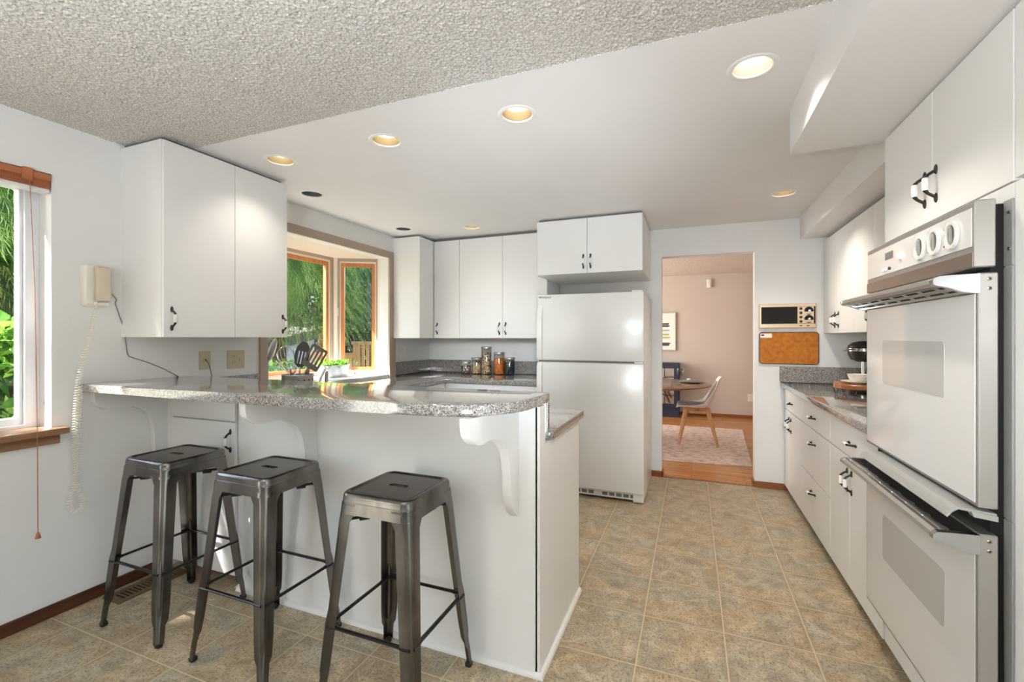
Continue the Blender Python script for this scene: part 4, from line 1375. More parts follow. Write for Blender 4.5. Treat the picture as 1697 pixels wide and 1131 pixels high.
# ------------------------------------------------------------------ outlets and switches
def plate_obj(name, label, cat, axis, face, u0, u1, z0, z1, m, kind):
    t = thing(name, label, cat, {'+x': (face, (u0 + u1) / 2, z0), '-y': ((u0 + u1) / 2, face, z0)}[axis])
    out_ = 1 if axis == '+x' else -1
    pl = 'yz' if axis == '+x' else 'xz'
    b = MB().prism(rrect(u0, u1, z0, z1, 0.004, 2), pl, face, face + out_ * 0.005)
    b.build('cover_plate', m, t)
    cz = (z0 + z1) / 2

    def ob(u, z, a, c, d, mm, nm):
        if pl == 'yz':
            return MB().box((face + out_ * 0.0052, u - a, z - c), (face + out_ * d, u + a, z + c), 0.0008).build(nm, mm, t)
        return MB().box((u - a, face + out_ * 0.0052, z - c), (u + a, face + out_ * d, z + c), 0.0008).build(nm, mm, t)

    def sock(u):
        for dz in (-0.019, 0.019):
            ob(u, cz + dz, 0.014, 0.013, 0.0072, m, 'socket')
            for du in (-0.006, 0.006):
                if pl == 'yz':
                    MB().box((face + out_ * 0.0074, u + du - 0.0012, cz + dz - 0.003), (face + out_ * 0.0078, u + du + 0.0012, cz + dz + 0.006)).build('slot', 'ink', t)
                else:
                    MB().box((u + du - 0.0012, face + out_ * 0.0074, cz + dz - 0.003), (u + du + 0.0012, face + out_ * 0.0078, cz + dz + 0.006)).build('slot', 'ink', t)
    if kind == 'jack':
        ob((u0 + u1) / 2, cz, 0.012, 0.014, 0.009, 'almond_plate', 'jack')
        ob((u0 + u1) / 2, cz + 0.002, 0.005, 0.006, 0.0095, 'ink', 'jack_hole')
    elif kind == 'duo':
        w_ = (u1 - u0)
        sock(u0 + w_ * 0.36)
        ob(u0 + w_ * 0.74, cz, 0.005, 0.012, 0.010, 'almond_plate', 'toggle')
    else:
        sock((u0 + u1) / 2)
    return t


t = plate_obj('phone_jack', 'small almond phone jack plate on left wall above bar', 'wall plate', '+x', XL, 1.829, 1.897, 1.095, 1.208, 'almond_plate', 'jack')
MB().tube([(XL + 0.010, 1.863, 1.152), (XL + 0.02, 1.870, 1.14), (XL + 0.016, 1.885, 1.10), (XL + 0.012, 1.900, 1.050), (XL + 0.012, 1.905, 0.99)], 0.0025, 6).build('jack_wire', 'grey_wire', t)
plate_obj('outlet_switch_plate', 'wide almond plate with outlet and switch left of bay window', 'wall plate', '+x', XL, 2.005, 2.122, 1.090, 1.208, 'almond_plate', 'duo')
plate_obj('wall_outlet', 'white outlet plate on left wall below corner cabinet', 'outlet', '+x', XL, 3.835, 3.925, 1.088, 1.215, 'white_plate', 'sock')
plate_obj('wall_outlet', 'pale outlet low on the dining room wall', 'outlet', '-y', 8.1, 0.832, 0.902, 0.27, 0.385, 'white_plate', 'sock')

# floor register
fv = thing('floor_vent', 'brown metal floor vent beside left baseboard under the stool', 'vent', (-2.635, 1.50, 0))
b = MB()
sl = [rect(-2.672, -2.598, 1.362 + i * 0.0185, 1.372 + i * 0.0185) for i in range(14)]
b.prism(rect(-2.702, -2.568, 1.325, 1.655), 'xy', 0.0005, 0.006, sl)
b.build('grille', mat('bronze_vent', srgb(120, 98, 74), 0.45, 0.4), fv)
MB().box((-2.675, 1.358, 0.0004), (-2.595, 1.616, 0.0015)).build('duct_opening', 'shadow_black', fv)

# ------------------------------------------------------------------ utensils in a steel canister
UC = Vector((-2.088, 1.945, 0.9145))
cn = thing('utensil_canister', 'round perforated steel canister holding cooking utensils', 'canister', UC)
b = MB()
b.lathe([(0.0, 0.0), (0.081, 0.0), (0.083, 0.003), (0.083, 0.158), (0.0845, 0.163), (0.083, 0.167), (0.080, 0.163), (0.080, 0.006), (0.0, 0.006)], UC, 40)
b.build('body', 'steel', cn)
b = MB()
for i in range(18):
    a = 2 * PI * i / 18
    p = UC + Vector((math.cos(a) * 0.0832, math.sin(a) * 0.0832, 0.136))
    n_ = Vector((math.cos(a), math.sin(a), 0))
    b.cyl(p, p + n_ * 0.0008, 0.0045, n=10)
b.build('perforation', 'shadow_black', cn)
RV = Vector((0.9293, 0.3694, 0))          # across the view
FV = Vector((-0.3694, 0.9293, 0))


def at(u, v, z):
    return UC + RV * u + FV * v + Vector((0, 0, z))


# ladle spoon seen edge-on
t = thing('serving_spoon', 'steel serving spoon leaning left in the canister', 'spoon', at(-0.05, 0, 0.01))
MB().tube([at(-0.005, -0.02, 0.01), at(-0.035, 0.0, 0.10), at(-0.060, 0.01, 0.175), at(-0.105, 0.015, 0.215), at(-0.135, 0.018, 0.24)], [0.004, 0.004, 0.0035, 0.0035, 0.005], 8).build('handle', 'steel', t)
q = MB()
q.ball((0, 0, 0), (0.014, 0.034, 0.068), 18, 12)
q.bm.transform(Matrix.Translation(at(-0.158, 0.02, 0.305)) @ Matrix.Rotation(0.3, 4, FV) @ Matrix.Rotation(0.378, 4, 'Z'))
q.build('bowl', 'steel', t)
# whisk
t = thing('whisk', 'wire balloon whisk standing in the canister', 'whisk', at(-0.03, 0.02, 0.01))
MB().tube([at(-0.005, 0.02, 0.01), at(-0.025, 0.02, 0.12), at(-0.033, 0.02, 0.17)], [0.006, 0.006, 0.005], 10).build('handle', 'steel', t)
b = MB()
ax0, ax1 = at(-0.033, 0.02, 0.165), at(-0.085, 0.02, 0.325)
axd = (ax1 - ax0)
e1 = axd.cross(FV).normalized(); e2 = axd.normalized().cross(e1)
for i in range(7):
    a = PI * i / 7
    dd = e1 * math.cos(a) + e2 * math.sin(a)
    loop = []
    for j in range(25):
        ph_ = j / 24
        h_ = math.sin(PI * ph_) ** 0.75
        w_ = math.sin(2 * PI * ph_)
        hh = 0.5 - 0.5 * math.cos(2 * PI * ph_)
        loop.append(ax0 + axd * (hh ** 0.8) + dd * 0.062 * (w_ if hh < 0.5 else w_ * 1.0) * (0.55 + 0.55 * hh))
    b.tube(loop, 0.0014, 5)
b.build('wires', 'chrome', t)
# slotted spoon (black)
def blade(cx, cz, hw, hh, tilt, slots, r, depth, ell=False, th=0.003):
    outl = circle(0, 0, hw, 28, hh) if ell else rrect(-hw, hw, -hh, hh, r, 5)
    q = MB()
    q.prism(outl, 'xz', -th / 2, th / 2, slots)
    q.bm.transform(Matrix.Translation(at(cx, depth, cz)) @ Matrix.Rotation(tilt, 4, FV) @ Matrix.Rotation(0.378, 4, 'Z'))
    return q


t = thing('slotted_spoon', 'black slotted spoon upright in the canister', 'spoon', at(0.02, -0.01, 0.01))
MB().tube([at(0.0, -0.01, 0.01), at(0.012, -0.01, 0.14), at(0.018, -0.012, 0.21)], [0.005, 0.005, 0.004], 8).build('handle', 'steel', t)
blade(0.030, 0.278, 0.042, 0.076, 0.22, [rrect(-0.022 + i * 0.018, -0.014 + i * 0.018, -0.055, 0.02, 0.003, 2) for i in range(3)], 0, -0.012, True).build('bowl', 'black', t)
# slotted turner
t = thing('slotted_turner', 'slotted steel turner leaning right in the canister', 'turner', at(0.05, -0.02, 0.01))
MB().tube([at(0.0, -0.02, 0.01), at(0.035, -0.025, 0.14), at(0.062, -0.03, 0.19)], [0.005, 0.005, 0.006], 8).build('handle', 'steel', t)
q = blade(0.110, 0.262, 0.050, 0.068, 0.52, [rrect(-0.036 + i * 0.021, -0.025 + i * 0.021, -0.038, 0.052, 0.004, 2) for i in range(4)], 0.014, -0.03)
q.build('blade', mat('dark_nylon', srgb(86, 78, 70), 0.35, 0.5), t)
t = thing('pasta_server', 'steel ring-ended server low in the middle of canister', 'server', at(0.0, 0.0, 0.01))
b = MB().tube([at(0.0, 0.0, 0.01), at(-0.022, -0.035, 0.15), at(-0.020, -0.045, 0.20)], [0.004, 0.004, 0.003], 8)
b.tube([at(-0.020 + 0.018 * math.sin(a), -0.045, 0.218 - 0.018 * math.cos(a)) for a in np.linspace(0, 2 * PI, 17)], 0.0028, 6)
b.build('wire_loop', 'chrome', t)
t = thing('tongs', 'flat steel tongs handle standing between spoon and turner', 'tongs', at(0.05, 0.03, 0.01))
b = MB()
b.tube([at(0.0, 0.03, 0.01), at(0.03, 0.03, 0.15), at(0.05, 0.03, 0.235)], [0.007, 0.007, 0.008], 8, True, (0.35, 1))
b.tube([at(0.012, 0.02, 0.01), at(0.045, 0.02, 0.15), at(0.065, 0.02, 0.23)], [0.007, 0.007, 0.008], 8, True, (0.35, 1))
b.build('arms', 'steel', t)

# ------------------------------------------------------------------ zinc planter on the bay seat
pl = thing('herb_planter', 'grey zinc planter box with leafy plants on bay seat', 'planter', (-2.98, 3.19, 0.93))
b = MB()
pc = Vector((-2.98, 3.17, 0.9338))
rings = []
for z, hx, hy in ((0.0, 0.055, 0.125), (0.10, 0.062, 0.135), (0.104, 0.066, 0.139), (0.110, 0.066, 0.139), (0.110, 0.060, 0.133), (0.085, 0.059, 0.130)):
    rings.append([(pc.x + x, pc.y + y, pc.z + z) for x, y in rrect(-hx, hx, -hy, hy, 0.008, 2)])
b.loft(rings)
b.build('box', 'zinc', pl)
MB().box(pc + Vector((-0.057, -0.128, 0.08)), pc + Vector((0.057, 0.128, 0.092))).build('soil', 'soil', pl)


def leaf_cloud(n, cfun, size, aspect=0.45, up=(0, 0, 1), spread=1.0, bend=0.35, jitter=0.4, droop=0.0):
    """n leaves, each 4 quads-worth of a folded pointed blade; returns mesh arrays"""
    V, Fc = [], []
    for i in range(n):
        p, d = cfun(i)
        L = size * (1 + jitter * (random.random() - 0.5) * 2)
        W = L * aspect * 0.5
        d = (Vector(d) + Vector((random.gauss(0, spread), random.gauss(0, spread), random.gauss(0, spread) - droop))).normalized()
        s = d.cross(Vector((random.gauss(0, 1), random.gauss(0, 1), random.gauss(0, 1)))).normalized()
        nrm = s.cross(d)
        a = Vector(p)
        m1 = a + d * L * 0.45 + nrm * L * 0.08
        tip = a + d * L - nrm * L * bend * 0.3
        k = len(V)
        V += [a, m1 + s * W - nrm * W * 0.3, m1, m1 - s * W - nrm * W * 0.3, tip]
        Fc += [(k, k + 1, k + 2), (k, k + 2, k + 3), (k + 1, k + 4, k + 2), (k + 2, k + 4, k + 3)]
    return V, Fc


def cloud(name, m, parent, V, Fc):
    me = bpy.data.meshes.new(name)
    me.from_pydata([tuple(v) for v in V], [], Fc)
    return link(name, me, m, parent, 180)


V, Fc = leaf_cloud(420, lambda i: (pc + Vector((random.uniform(-0.055, 0.055), random.uniform(-0.13, 0.13), random.uniform(0.09, 0.125))), (random.gauss(0, .5), random.gauss(0, .5), 0.6)), 0.045, 0.4, spread=0.5)
cloud('foliage', 'plant', pl, V, Fc)

# ------------------------------------------------------------------ glass jars on the back counter
JL = [(-2.205, 4.235, 0.052, 0.105, 'beans', 0.75, 'short glass jar of mixed beans, first in the row'),
      (-2.075, 4.225, 0.052, 0.150, 'oats', 0.70, 'medium glass jar of pale grain beside the tallest jar'),
      (-1.968, 4.235, 0.053, 0.262, 'nuts', 0.85, 'tallest glass jar, filled with mixed nuts'),
      (-1.825, 4.235, 0.055, 0.210, 'lentils', 0.80, 'glass jar of bright orange lentils'),
      (-1.718, 4.255, 0.054, 0.155, 'blackbeans', 0.80, 'glass jar of black beans at the right end')]
for x, y, r, h, cm, fl, lb in JL:
    t = thing('glass_jar', lb, 'jar', (x, y, 0.9145), 'glass jars on the back counter')
    c = (x, y, 0.9145)
    MB().lathe([(0.0, 0.0), (r - 0.004, 0.0), (r, 0.005), (r, h - 0.018), (r - 0.004, h - 0.006), (r - 0.005, h), (r - 0.008, h), (r - 0.007, h - 0.008), (r - 0.0035, h - 0.02), (r - 0.0035, 0.007), (0.0, 0.006)], c, 28).build('body', 'jar_glass', t)
    MB().lathe([(0.0, 0.0072), (r - 0.0045, 0.0072), (r - 0.0045, h * fl), (r * 0.6, h * fl + 0.004), (0.0, h * fl + 0.005)], c, 24).build('contents', cm, t)
    MB().lathe([(0.0, h + 0.0002), (r, h + 0.0002), (r + 0.002, h + 0.003), (r + 0.002, h + 0.016), (r, h + 0.019), (0.0, h + 0.020)], c, 28).build('lid', 'steel', t)

# ------------------------------------------------------------------ intercom and cork board on the back wall
ic = thing('intercom_radio', 'champagne wall intercom radio with dials right of doorway', 'intercom', (0.745, YB, 1.37))
MB().box((0.538, 4.372, 1.370), (0.952, YB, 1.574), 0.004).build('frame', 'brass_panel', ic)
MB().box((0.553, 4.3695, 1.406), (0.945, 4.3718, 1.548)).build('speaker_grille', 'shadow_black', ic)
MB().box((0.818, 4.3672, 1.408), (0.934, 4.3694, 1.546), 0.0008).build('control_panel', 'brass_panel', ic)
for i in range(4):
    z = 1.424 + i * 0.0355
    MB().lathe([(0.0, -0.016), (0.007, -0.016), (0.008, -0.004), (0.011, -0.001), (0.0115, 0.0)], (0.842, 4.367, z), 16, 'y').build('knob', 'black', ic)
for z in (1.444, 1.512):
    MB().lathe([(0.0, -0.002), (0.031, -0.002), (0.033, 0.0)], (0.899, 4.367, z), 28, 'y').build('dial', 'shadow_black', ic)
    MB().lathe([(0.0, -0.020), (0.009, -0.020), (0.011, -0.006), (0.012, -0.0022)], (0.899, 4.367, z), 18, 'y').build('dial_knob', 'chrome', ic)
    MB().prism([(0.870, z - 0.026), (0.928, z - 0.026), (0.931, z - 0.008), (0.867, z - 0.008)], 'xz', 4.3645, 4.3652).build('dial_plate', 'brass_panel', ic)
for x in (0.842, 0.893):
    MB().box((x - 0.010, 4.368, 1.385), (x + 0.010, 4.372, 1.392), 0.001).build('slide_switch', 'black', ic)
cb = thing('cork_board', 'orange cork board with dark rounded frame under the intercom', 'cork board', (0.755, YB, 1.065))
b = MB().prism(rrect(0.537, 0.974, 1.064, 1.338, 0.028, 6), 'xz', 4.384, YB - 0.0003, [rrect(0.543, 0.968, 1.070, 1.332, 0.023, 6)])
b.build('frame', mat('dark_grey_frame', srgb(72, 66, 58), 0.5), cb)
MB().prism(rrect(0.5432, 0.9678, 1.0702, 1.3318, 0.023, 6), 'xz', 4.388, YB - 0.0003).build('cork_panel', 'cork', cb)
nt_ = thing('note_card', 'small white card in top left corner of cork board', 'card', (0.59, 4.386, 1.29))
MB().box((0.548, 4.3855, 1.288), (0.634, 4.3875, 1.324)).build('card', 'paper', nt_)
MB().ball((0.566, 4.3845, 1.311), (0.012, 0.001, 0.007), 12, 6).box((0.552, 4.3848, 1.304), (0.560, 4.3853, 1.313)).build('print_mark', 'ink', nt_)

# ------------------------------------------------------------------ right counter objects
rs = thing('wooden_riser', 'round wooden riser on black hairpin legs on right counter', 'riser', (1.04, 3.60, 0.914))
MB().lathe([(0.0, 0.0), (0.166, 0.0), (0.174, 0.005), (0.174, 0.028), (0.168, 0.034), (0.0, 0.034)], (1.055, 3.61, 0.954), 12).build('board', 'riser_wood', rs, 25)
for ax_, ay_ in ((0.895, 3.60), (0.965, 3.485), (1.11, 3.47), (1.12, 3.71), (0.97, 3.72)):
    b = MB()
    b.tube([(ax_ - 0.014, ay_, 0.9538), (ax_ - 0.003, ay_, 0.917), (ax_ + 0.003, ay_, 0.917), (ax_ + 0.014, ay_, 0.9538)], 0.0032, 8)
    b.build('leg', 'black', rs)
t = tag(MB().lathe([(0.0, 0.0), (0.05, 0.0), (0.056, 0.004), (0.098, 0.014), (0.100, 0.017), (0.056, 0.009), (0.0, 0.007)], (1.015, 3.585, 0.9883), 32).build('saucer', 'ceramic'), 'white ceramic saucer on the wooden riser', 'saucer')
t = thing('coffee_cup', 'wide white cup on saucer atop the riser', 'cup', (1.01, 3.60, 0.996))
MB().lathe([(0.0, 0.0), (0.030, 0.0), (0.034, 0.004), (0.048, 0.025), (0.058, 0.055), (0.055, 0.055), (0.045, 0.026), (0.03, 0.007), (0.0, 0.006)], (1.010, 3.585, 0.9955), 30).build('body', 'ceramic', t)
MB().tube([(1.035, 3.554, 1.040), (1.045, 3.535, 1.042), (1.048, 3.530, 1.028), (1.040, 3.540, 1.015), (1.028, 3.560, 1.010)], 0.005, 8).build('handle', 'ceramic', t)
t = thing('sugar_pot', 'rounded white lidded pot on the riser behind the oven edge', 'pot', (1.13, 3.62, 0.988))
MB().lathe([(0.0, 0.0), (0.04, 0.0), (0.058, 0.02), (0.066, 0.045), (0.056, 0.075), (0.034, 0.088), (0.034, 0.090), (0.0, 0.090)], (1.165, 3.67, 0.9884), 28).build('body', 'ceramic', t)
MB().lathe([(0.0, 0.0905), (0.036, 0.0905), (0.030, 0.100), (0.010, 0.106), (0.011, 0.116), (0.006, 0.122), (0.0, 0.122)], (1.165, 3.67, 0.9884), 24).build('lid', 'ceramic', t)
wf = thing('waffle_maker', 'black and chrome flip waffle maker on the right counter', 'waffle maker', (1.16, 3.92, 0.914))
MB().lathe([(0.0, 0.0), (0.10, 0.0), (0.105, 0.006), (0.10, 0.016), (0.0, 0.02)], (1.16, 3.92, 0.9145), 28).build('base', 'black', wf)
MB().cyl((1.14, 3.92, 0.93), (1.14, 3.92, 1.13), 0.014, n=16).cyl((1.165, 3.92, 0.93), (1.165, 3.92, 1.13), 0.008, n=12).build('post', 'chrome', wf)
MB().lathe([(0.0, 0.0), (0.06, 0.003), (0.095, 0.020), (0.112, 0.055), (0.114, 0.078)], (1.16, 3.92, 1.115), 32).build('lower_shell', 'black', wf)
MB().lathe([(0.110, 0.0), (0.119, 0.002), (0.120, 0.022), (0.112, 0.025)], (1.16, 3.92, 1.192), 32).build('chrome_band', 'chrome', wf)
MB().lathe([(0.114, 0.0), (0.110, 0.016), (0.085, 0.036), (0.045, 0.046), (0.0, 0.048)], (1.16, 3.92, 1.218), 32).build('upper_shell', 'black', wf)
MB().tube([(1.06, 3.86, 1.208), (1.03, 3.845, 1.204), (0.995, 3.83, 1.196)], [0.009, 0.008, 0.006], 10, True, (0.6, 1.2)).build('handle', 'chrome', wf)

# ------------------------------------------------------------------ dining room
b = MB()
b.prism([(-1.9, 4.86), (0.56, 5.065), (0.655, 7.03), (-1.95, 6.98)], 'xy', 0.0008, 0.009)
tag(b.build('area_rug', 'rug'), 'pale mottled rug on dining room oak floor', 'rug')
tb = thing('dining_table', 'oval walnut dining table seen through the doorway', 'table', (-0.9, 5.72, 0))
b = MB()
rings = []
for z, k in ((0.700, 0.80), (0.716, 0.93), (0.730, 0.995), (0.738, 1.0), (0.741, 0.992)):
    rings.append([(-0.9 + 1.12 * k * math.cos(a), 5.72 + 0.80 * k * math.sin(a), z) for a in np.linspace(0, 2 * PI, 64, endpoint=False)])
b.loft(rings)
b.build('tabletop', 'table_wood', tb)
for sx, sy in ((-1, -1), (-1, 1), (1, -1), (1, 1)):
    MB().splay((-0.9 + sx * 0.18, 5.72 + sy * 0.14, 0.70), (-0.9 + sx * 0.50, 5.72 + sy * 0.40, 0.0092), 0.036, 0.022).build('leg', 'table_wood', tb)
b = MB().box((-1.25, 5.67, 0.66), (-0.55, 5.77, 0.70), 0.004).box((-0.95, 5.45, 0.66), (-0.85, 5.99, 0.70), 0.004)
b.build('apron', 'table_wood', tb)
# place setting
c = (0.005, 5.93, 0.7415)
tag(MB().lathe([(0.0, 0.0), (0.08, 0.0), (0.135, 0.012), (0.137, 0.016), (0.08, 0.006), (0.0, 0.006)], c, 36).build('dinner_plate', mat('stone_plate', srgb(150, 150, 140), 0.3)), 'grey dinner plate near end of the dining table', 'plate')
t = thing('folded_napkin', 'folded grey napkin with white ring lying on dinner plate', 'napkin', (0.005, 5.93, 0.757))
MB().box((-0.10, 5.86, 0.7575), (0.11, 5.95, 0.770), 0.005, 2).build('cloth', 'napkin', t)
MB().ball((-0.03, 5.90, 0.782), (0.028, 0.022, 0.0125), 14, 8).build('napkin_ring', 'ceramic', t)
t = thing('wine_glass', 'clear stemmed goblet standing on the dining table', 'glass', (-0.13, 6.02, 0.7415))
MB().lathe([(0.0, 0.0), (0.036, 0.0), (0.034, 0.003), (0.008, 0.008), (0.005, 0.02), (0.007, 0.05), (0.012, 0.062), (0.034, 0.085), (0.044, 0.12), (0.042, 0.165), (0.0405, 0.165), (0.042, 0.12), (0.032, 0.087), (0.01, 0.068), (0.0, 0.067)], (-0.13, 6.02, 0.7415), 24).build('bowl', glass('cut_glass', (0.82, 0.84, 0.82, 1), 0.05), t)
# shell chair, facing -x
ch = thing('dining_chair', 'white shell dining chair with grey cushion and beech legs', 'chair', (0.07, 6.0, 0))


def shell(v):
    """profile in x,z from seat front to back top"""
    P_ = [(-0.225, 0.425), (-0.215, 0.447), (-0.15, 0.452), (-0.05, 0.437), (0.05, 0.425), (0.12, 0.437), (0.165, 0.49), (0.195, 0.57), (0.225, 0.66), (0.255, 0.75), (0.275, 0.80), (0.295, 0.805)]
    return P_[v]


W_ = [0.15, 0.19, 0.225, 0.235, 0.235, 0.235, 0.235, 0.230, 0.215, 0.185, 0.15, 0.13]
H_ = [0.0, 0.0, 0.015, 0.035, 0.06, 0.09, 0.055, 0.02, 0.0, -0.01, -0.015, -0.015]
grid = []
for i in range(12):
    x, z = shell(i)
    row = []
    for j in range(11):
        s_ = -1 + 2 * j / 10
        up_ = abs(s_) ** 2.6
        seat_ = i < 6
        dz = H_[i] * up_ if seat_ else 0.0
        dx = 0.0 if seat_ else -(H_[i] + 0.03) * up_ * 1.2
        row.append((0.05 + x + dx, 6.0 + s_ * W_[i], z + 0.009 + dz))
    grid.append(row)
b = MB()
vs = [p for r_ in grid for p in r_]
b.mesh(vs, [(i * 11 + j, i * 11 + j + 1, (i + 1) * 11 + j + 1, (i + 1) * 11 + j) for i in range(11) for j in range(10)])
sh = b.build('shell', 'chairshell', ch, 80)
md = sh.modifiers.new('thick', 'SOLIDIFY'); md.thickness = 0.014; md.offset = 0.0
md = sh.modifiers.new('smooth', 'SUBSURF'); md.levels = 1; md.render_levels = 1
b = MB()
pad = []
for i in range(1, 10):
    row = []
    for j in range(2, 9):
        p, pu, pd = Vector(grid[i][j]), Vector(grid[i + 1][j]), Vector(grid[i - 1][j])
        tt = (pu - pd).normalized()
        nn = Vector((-tt.z, 0, tt.x))
        row.append(p + nn * 0.022)
    pad.append(row)
b.mesh([p for r_ in pad for p in r_], [(i * 7 + j, i * 7 + j + 1, (i + 1) * 7 + j + 1, (i + 1) * 7 + j) for i in range(8) for j in range(6)])
cu = b.build('cushion', 'cushion', ch, 80)
md = cu.modifiers.new('thick', 'SOLIDIFY'); md.thickness = 0.022; md.offset = -0.4
md = cu.modifiers.new('smooth', 'SUBSURF'); md.levels = 1; md.render_levels = 1
for sx in (-1, 1):
    for sy in (-1, 1):
        x1, y1 = 0.07 + sx * 0.215, 6.0 + sy * 0.22
        x0, y0 = 0.06 + sx * 0.12, 6.0 + sy * 0.13
        MB().splay((x1, y1, 0.0092), (x0, y0, 0.418), 0.014, 0.026, 12, (1.1, 0.8)).build('leg', 'leg_wood', ch)
b = MB().box((-0.07, 5.865, 0.375), (0.19, 5.895, 0.41), 0.004).box((-0.07, 6.105, 0.375), (0.19, 6.135, 0.41), 0.004).box((0.045, 5.87, 0.38), (0.085, 6.13, 0.41), 0.004)
b.build('under_frame', 'leg_wood', ch)
# navy display cabinet
nv = thing('display_cabinet', 'navy display cabinet with mirrored panes against dining room wall', 'cabinet', (-0.6, 7.9, 0))
b = MB().box((-1.05, 7.76, 0.0), (-0.183, 8.085, 0.875), 0.004)
b.build('body', 'navy', nv)
d = MB().prism(rect(-0.62, -0.20, 0.16, 0.85), 'xz', 7.738, 7.7595, [rect(-0.56, -0.265, 0.22, 0.79)]).build('door', 'navy', nv)
MB().box((-0.56, 7.750, 0.22), (-0.265, 7.7585, 0.79)).build('mirror_pane', 'mirror', d)
b = MB()
for p, q_ in (((-0.56, 0.50), (-0.265, 0.50)), ((-0.41, 0.35), (-0.41, 0.22)), ((-0.41, 0.65), (-0.41, 0.79)), ((-0.41, 0.35), (-0.56, 0.50)), ((-0.41, 0.35), (-0.265, 0.50)), ((-0.41, 0.65), (-0.56, 0.50)), ((-0.41, 0.65), (-0.265, 0.50)), ((-0.41, 0.35), (-0.265, 0.35)), ((-0.41, 0.65), (-0.265, 0.65))):
    b.tube([(p[0], 7.744, p[1]), (q_[0], 7.744, q_[1])], 0.007, 6)
b.build('lattice', 'navy', d)
# picture
pc_ = thing('framed_picture', 'framed brushstroke painting on the dining room wall', 'picture', (-0.50, 8.1, 1.07))
b = MB().prism(rect(-0.76, -0.248, 1.074, 1.715), 'xz', 8.065, 8.0995, [rect(-0.745, -0.263, 1.089, 1.700)])
b.build('frame', 'silverframe', pc_)
sheet = MB().box((-0.745, 8.080, 1.089), (-0.263, 8.0992, 1.700)).build('sheet', 'picture_mat', pc_)
b = MB()
for i, (z, mi) in enumerate(((1.52, 0), (1.485, 0), (1.41, 2), (1.34, 1), (1.29, 1), (1.19, 0), (1.165, 0))):
    b.mat(mi)
    b.prism([(-0.70 + random.uniform(0, 0.05), z - 0.014), (-0.37, z - 0.016), (-0.335 + random.uniform(-0.02, 0.02), z), (-0.36, z + 0.016), (-0.69, z + 0.012)], 'xz', 8.0785 - 0.0002 * i, 8.0797)
b.build('brush_stroke', ['art1', 'art2', 'art3'], sheet)
sn = thing('motion_sensor', 'small white motion sensor high on the dining room wall', 'sensor', (0.265, 8.1, 2.12))
MB().box((0.232, 8.055, 2.105), (0.298, 8.0995, 2.245), 0.010, 3).build('housing', 'off_white', sn)
MB().ball((0.275, 8.056, 2.14), (0.018, 0.008, 0.025), 14, 8).build('lens', 'grip', sn)

# ------------------------------------------------------------------ garden
struct(MB().box((-30, -20, -1.35), (-2.96, 30, -1.2)).build('ground', 'concrete'), 'garden ground outside the windows', 'ground')


def frond_cloud(n, cfun, L, W, droop):
    """drooping feathery sprays: each spray is a spine of narrow paired leaflets"""
    V, Fc, spine = [], [], []
    for i in range(n):
        p, d = cfun(i)
        p = Vector(p); d = Vector(d).normalized()
        l_ = L * random.uniform(0.6, 1.3)
        steps = 7
        q = p.copy()
        V.append(p.copy()); iq = len(V) - 1
        v = d.copy()
        side = v.cross(Vector((0, 0, 1)))
        side = side.normalized() if side.length > 1e-3 else Vector((1, 0, 0))
        for k in range(steps):
            v = (v + Vector((0, 0, -droop / steps)) + Vector((random.gauss(0, .04), random.gauss(0, .04), 0))).normalized()
            q2 = q + v * l_ / steps
            V.append(q2.copy()); iq2 = len(V) - 1
            spine.append((iq, iq2))
            for sg in (-1, 1):
                tip = q2 + side * sg * W * random.uniform(0.6, 1.2) * (1 - 0.6 * k / steps) + v * W * 0.9 + Vector((0, 0, -W * random.uniform(0.2, 0.7)))
                m_ = (q + tip) / 2 + v.cross(side) * W * 0.12
                w2 = v * W * 0.16
                a = len(V)
                V += [m_ + w2, tip, m_ - w2]
                Fc.append((iq, a, a + 1, a + 2))
            q, iq = q2, iq2
    for i0, i1 in spine:
        V.append(V[i1] + Vector((0, 0, 0.006)))
        Fc.append((i0, i1, len(V) - 1))
    return V, Fc


def core(V, Fc, c, h, r0, r1, k=0.72):
    """dense inner mass of a crown, so the sky does not show through"""
    n, m_ = 18, 9
    s0 = len(V)
    for i in range(m_ + 1):
        f_ = i / m_
        rr = (r0 + (r1 - r0) * f_) * k * (math.sin(PI * min(max(f_, 0.04), 0.96)) ** 0.35)
        for j in range(n):
            a = 2 * PI * j / n
            q = rr * random.uniform(0.8, 1.1)
            V.append(Vector((c[0] + q * math.cos(a), c[1] + q * math.sin(a), c[2] + h * (0.04 + 0.9 * f_) + random.uniform(-.1, .1))))
    for i in range(m_):
        for j in range(n):
            Fc.append((s0 + i * n + j, s0 + i * n + (j + 1) % n, s0 + (i + 1) * n + (j + 1) % n, s0 + (i + 1) * n + j))


def tree(name, label, base, h, leaf_m, V, Fc, cat='tree', group=None, r=0.14):
    t = thing(name, label, cat, base, group)
    bx_, by_, bz_ = base
    MB().tube([(bx_, by_, bz_), (bx_ + 0.05, by_ - 0.04, bz_ + h * 0.4), (bx_, by_ + 0.03, bz_ + h)], [r, r * 0.75, r * 0.25], 10).build('trunk', 'bark', t)
    cloud('crown', leaf_m, t, V, Fc)
    return t


def in_cone(c, h, r0, r1, low=0.0):
    def f(i):
        k = random.uniform(low, 1) ** 0.9
        a = random.uniform(0, 2 * PI)
        rr = (r0 + (r1 - r0) * k) * math.sqrt(random.uniform(0.3, 1)) * random.uniform(0.75, 1.12)
        return (c[0] + rr * math.cos(a), c[1] + rr * math.sin(a), c[2] + h * k), (math.cos(a), math.sin(a), 0.15)
    return f


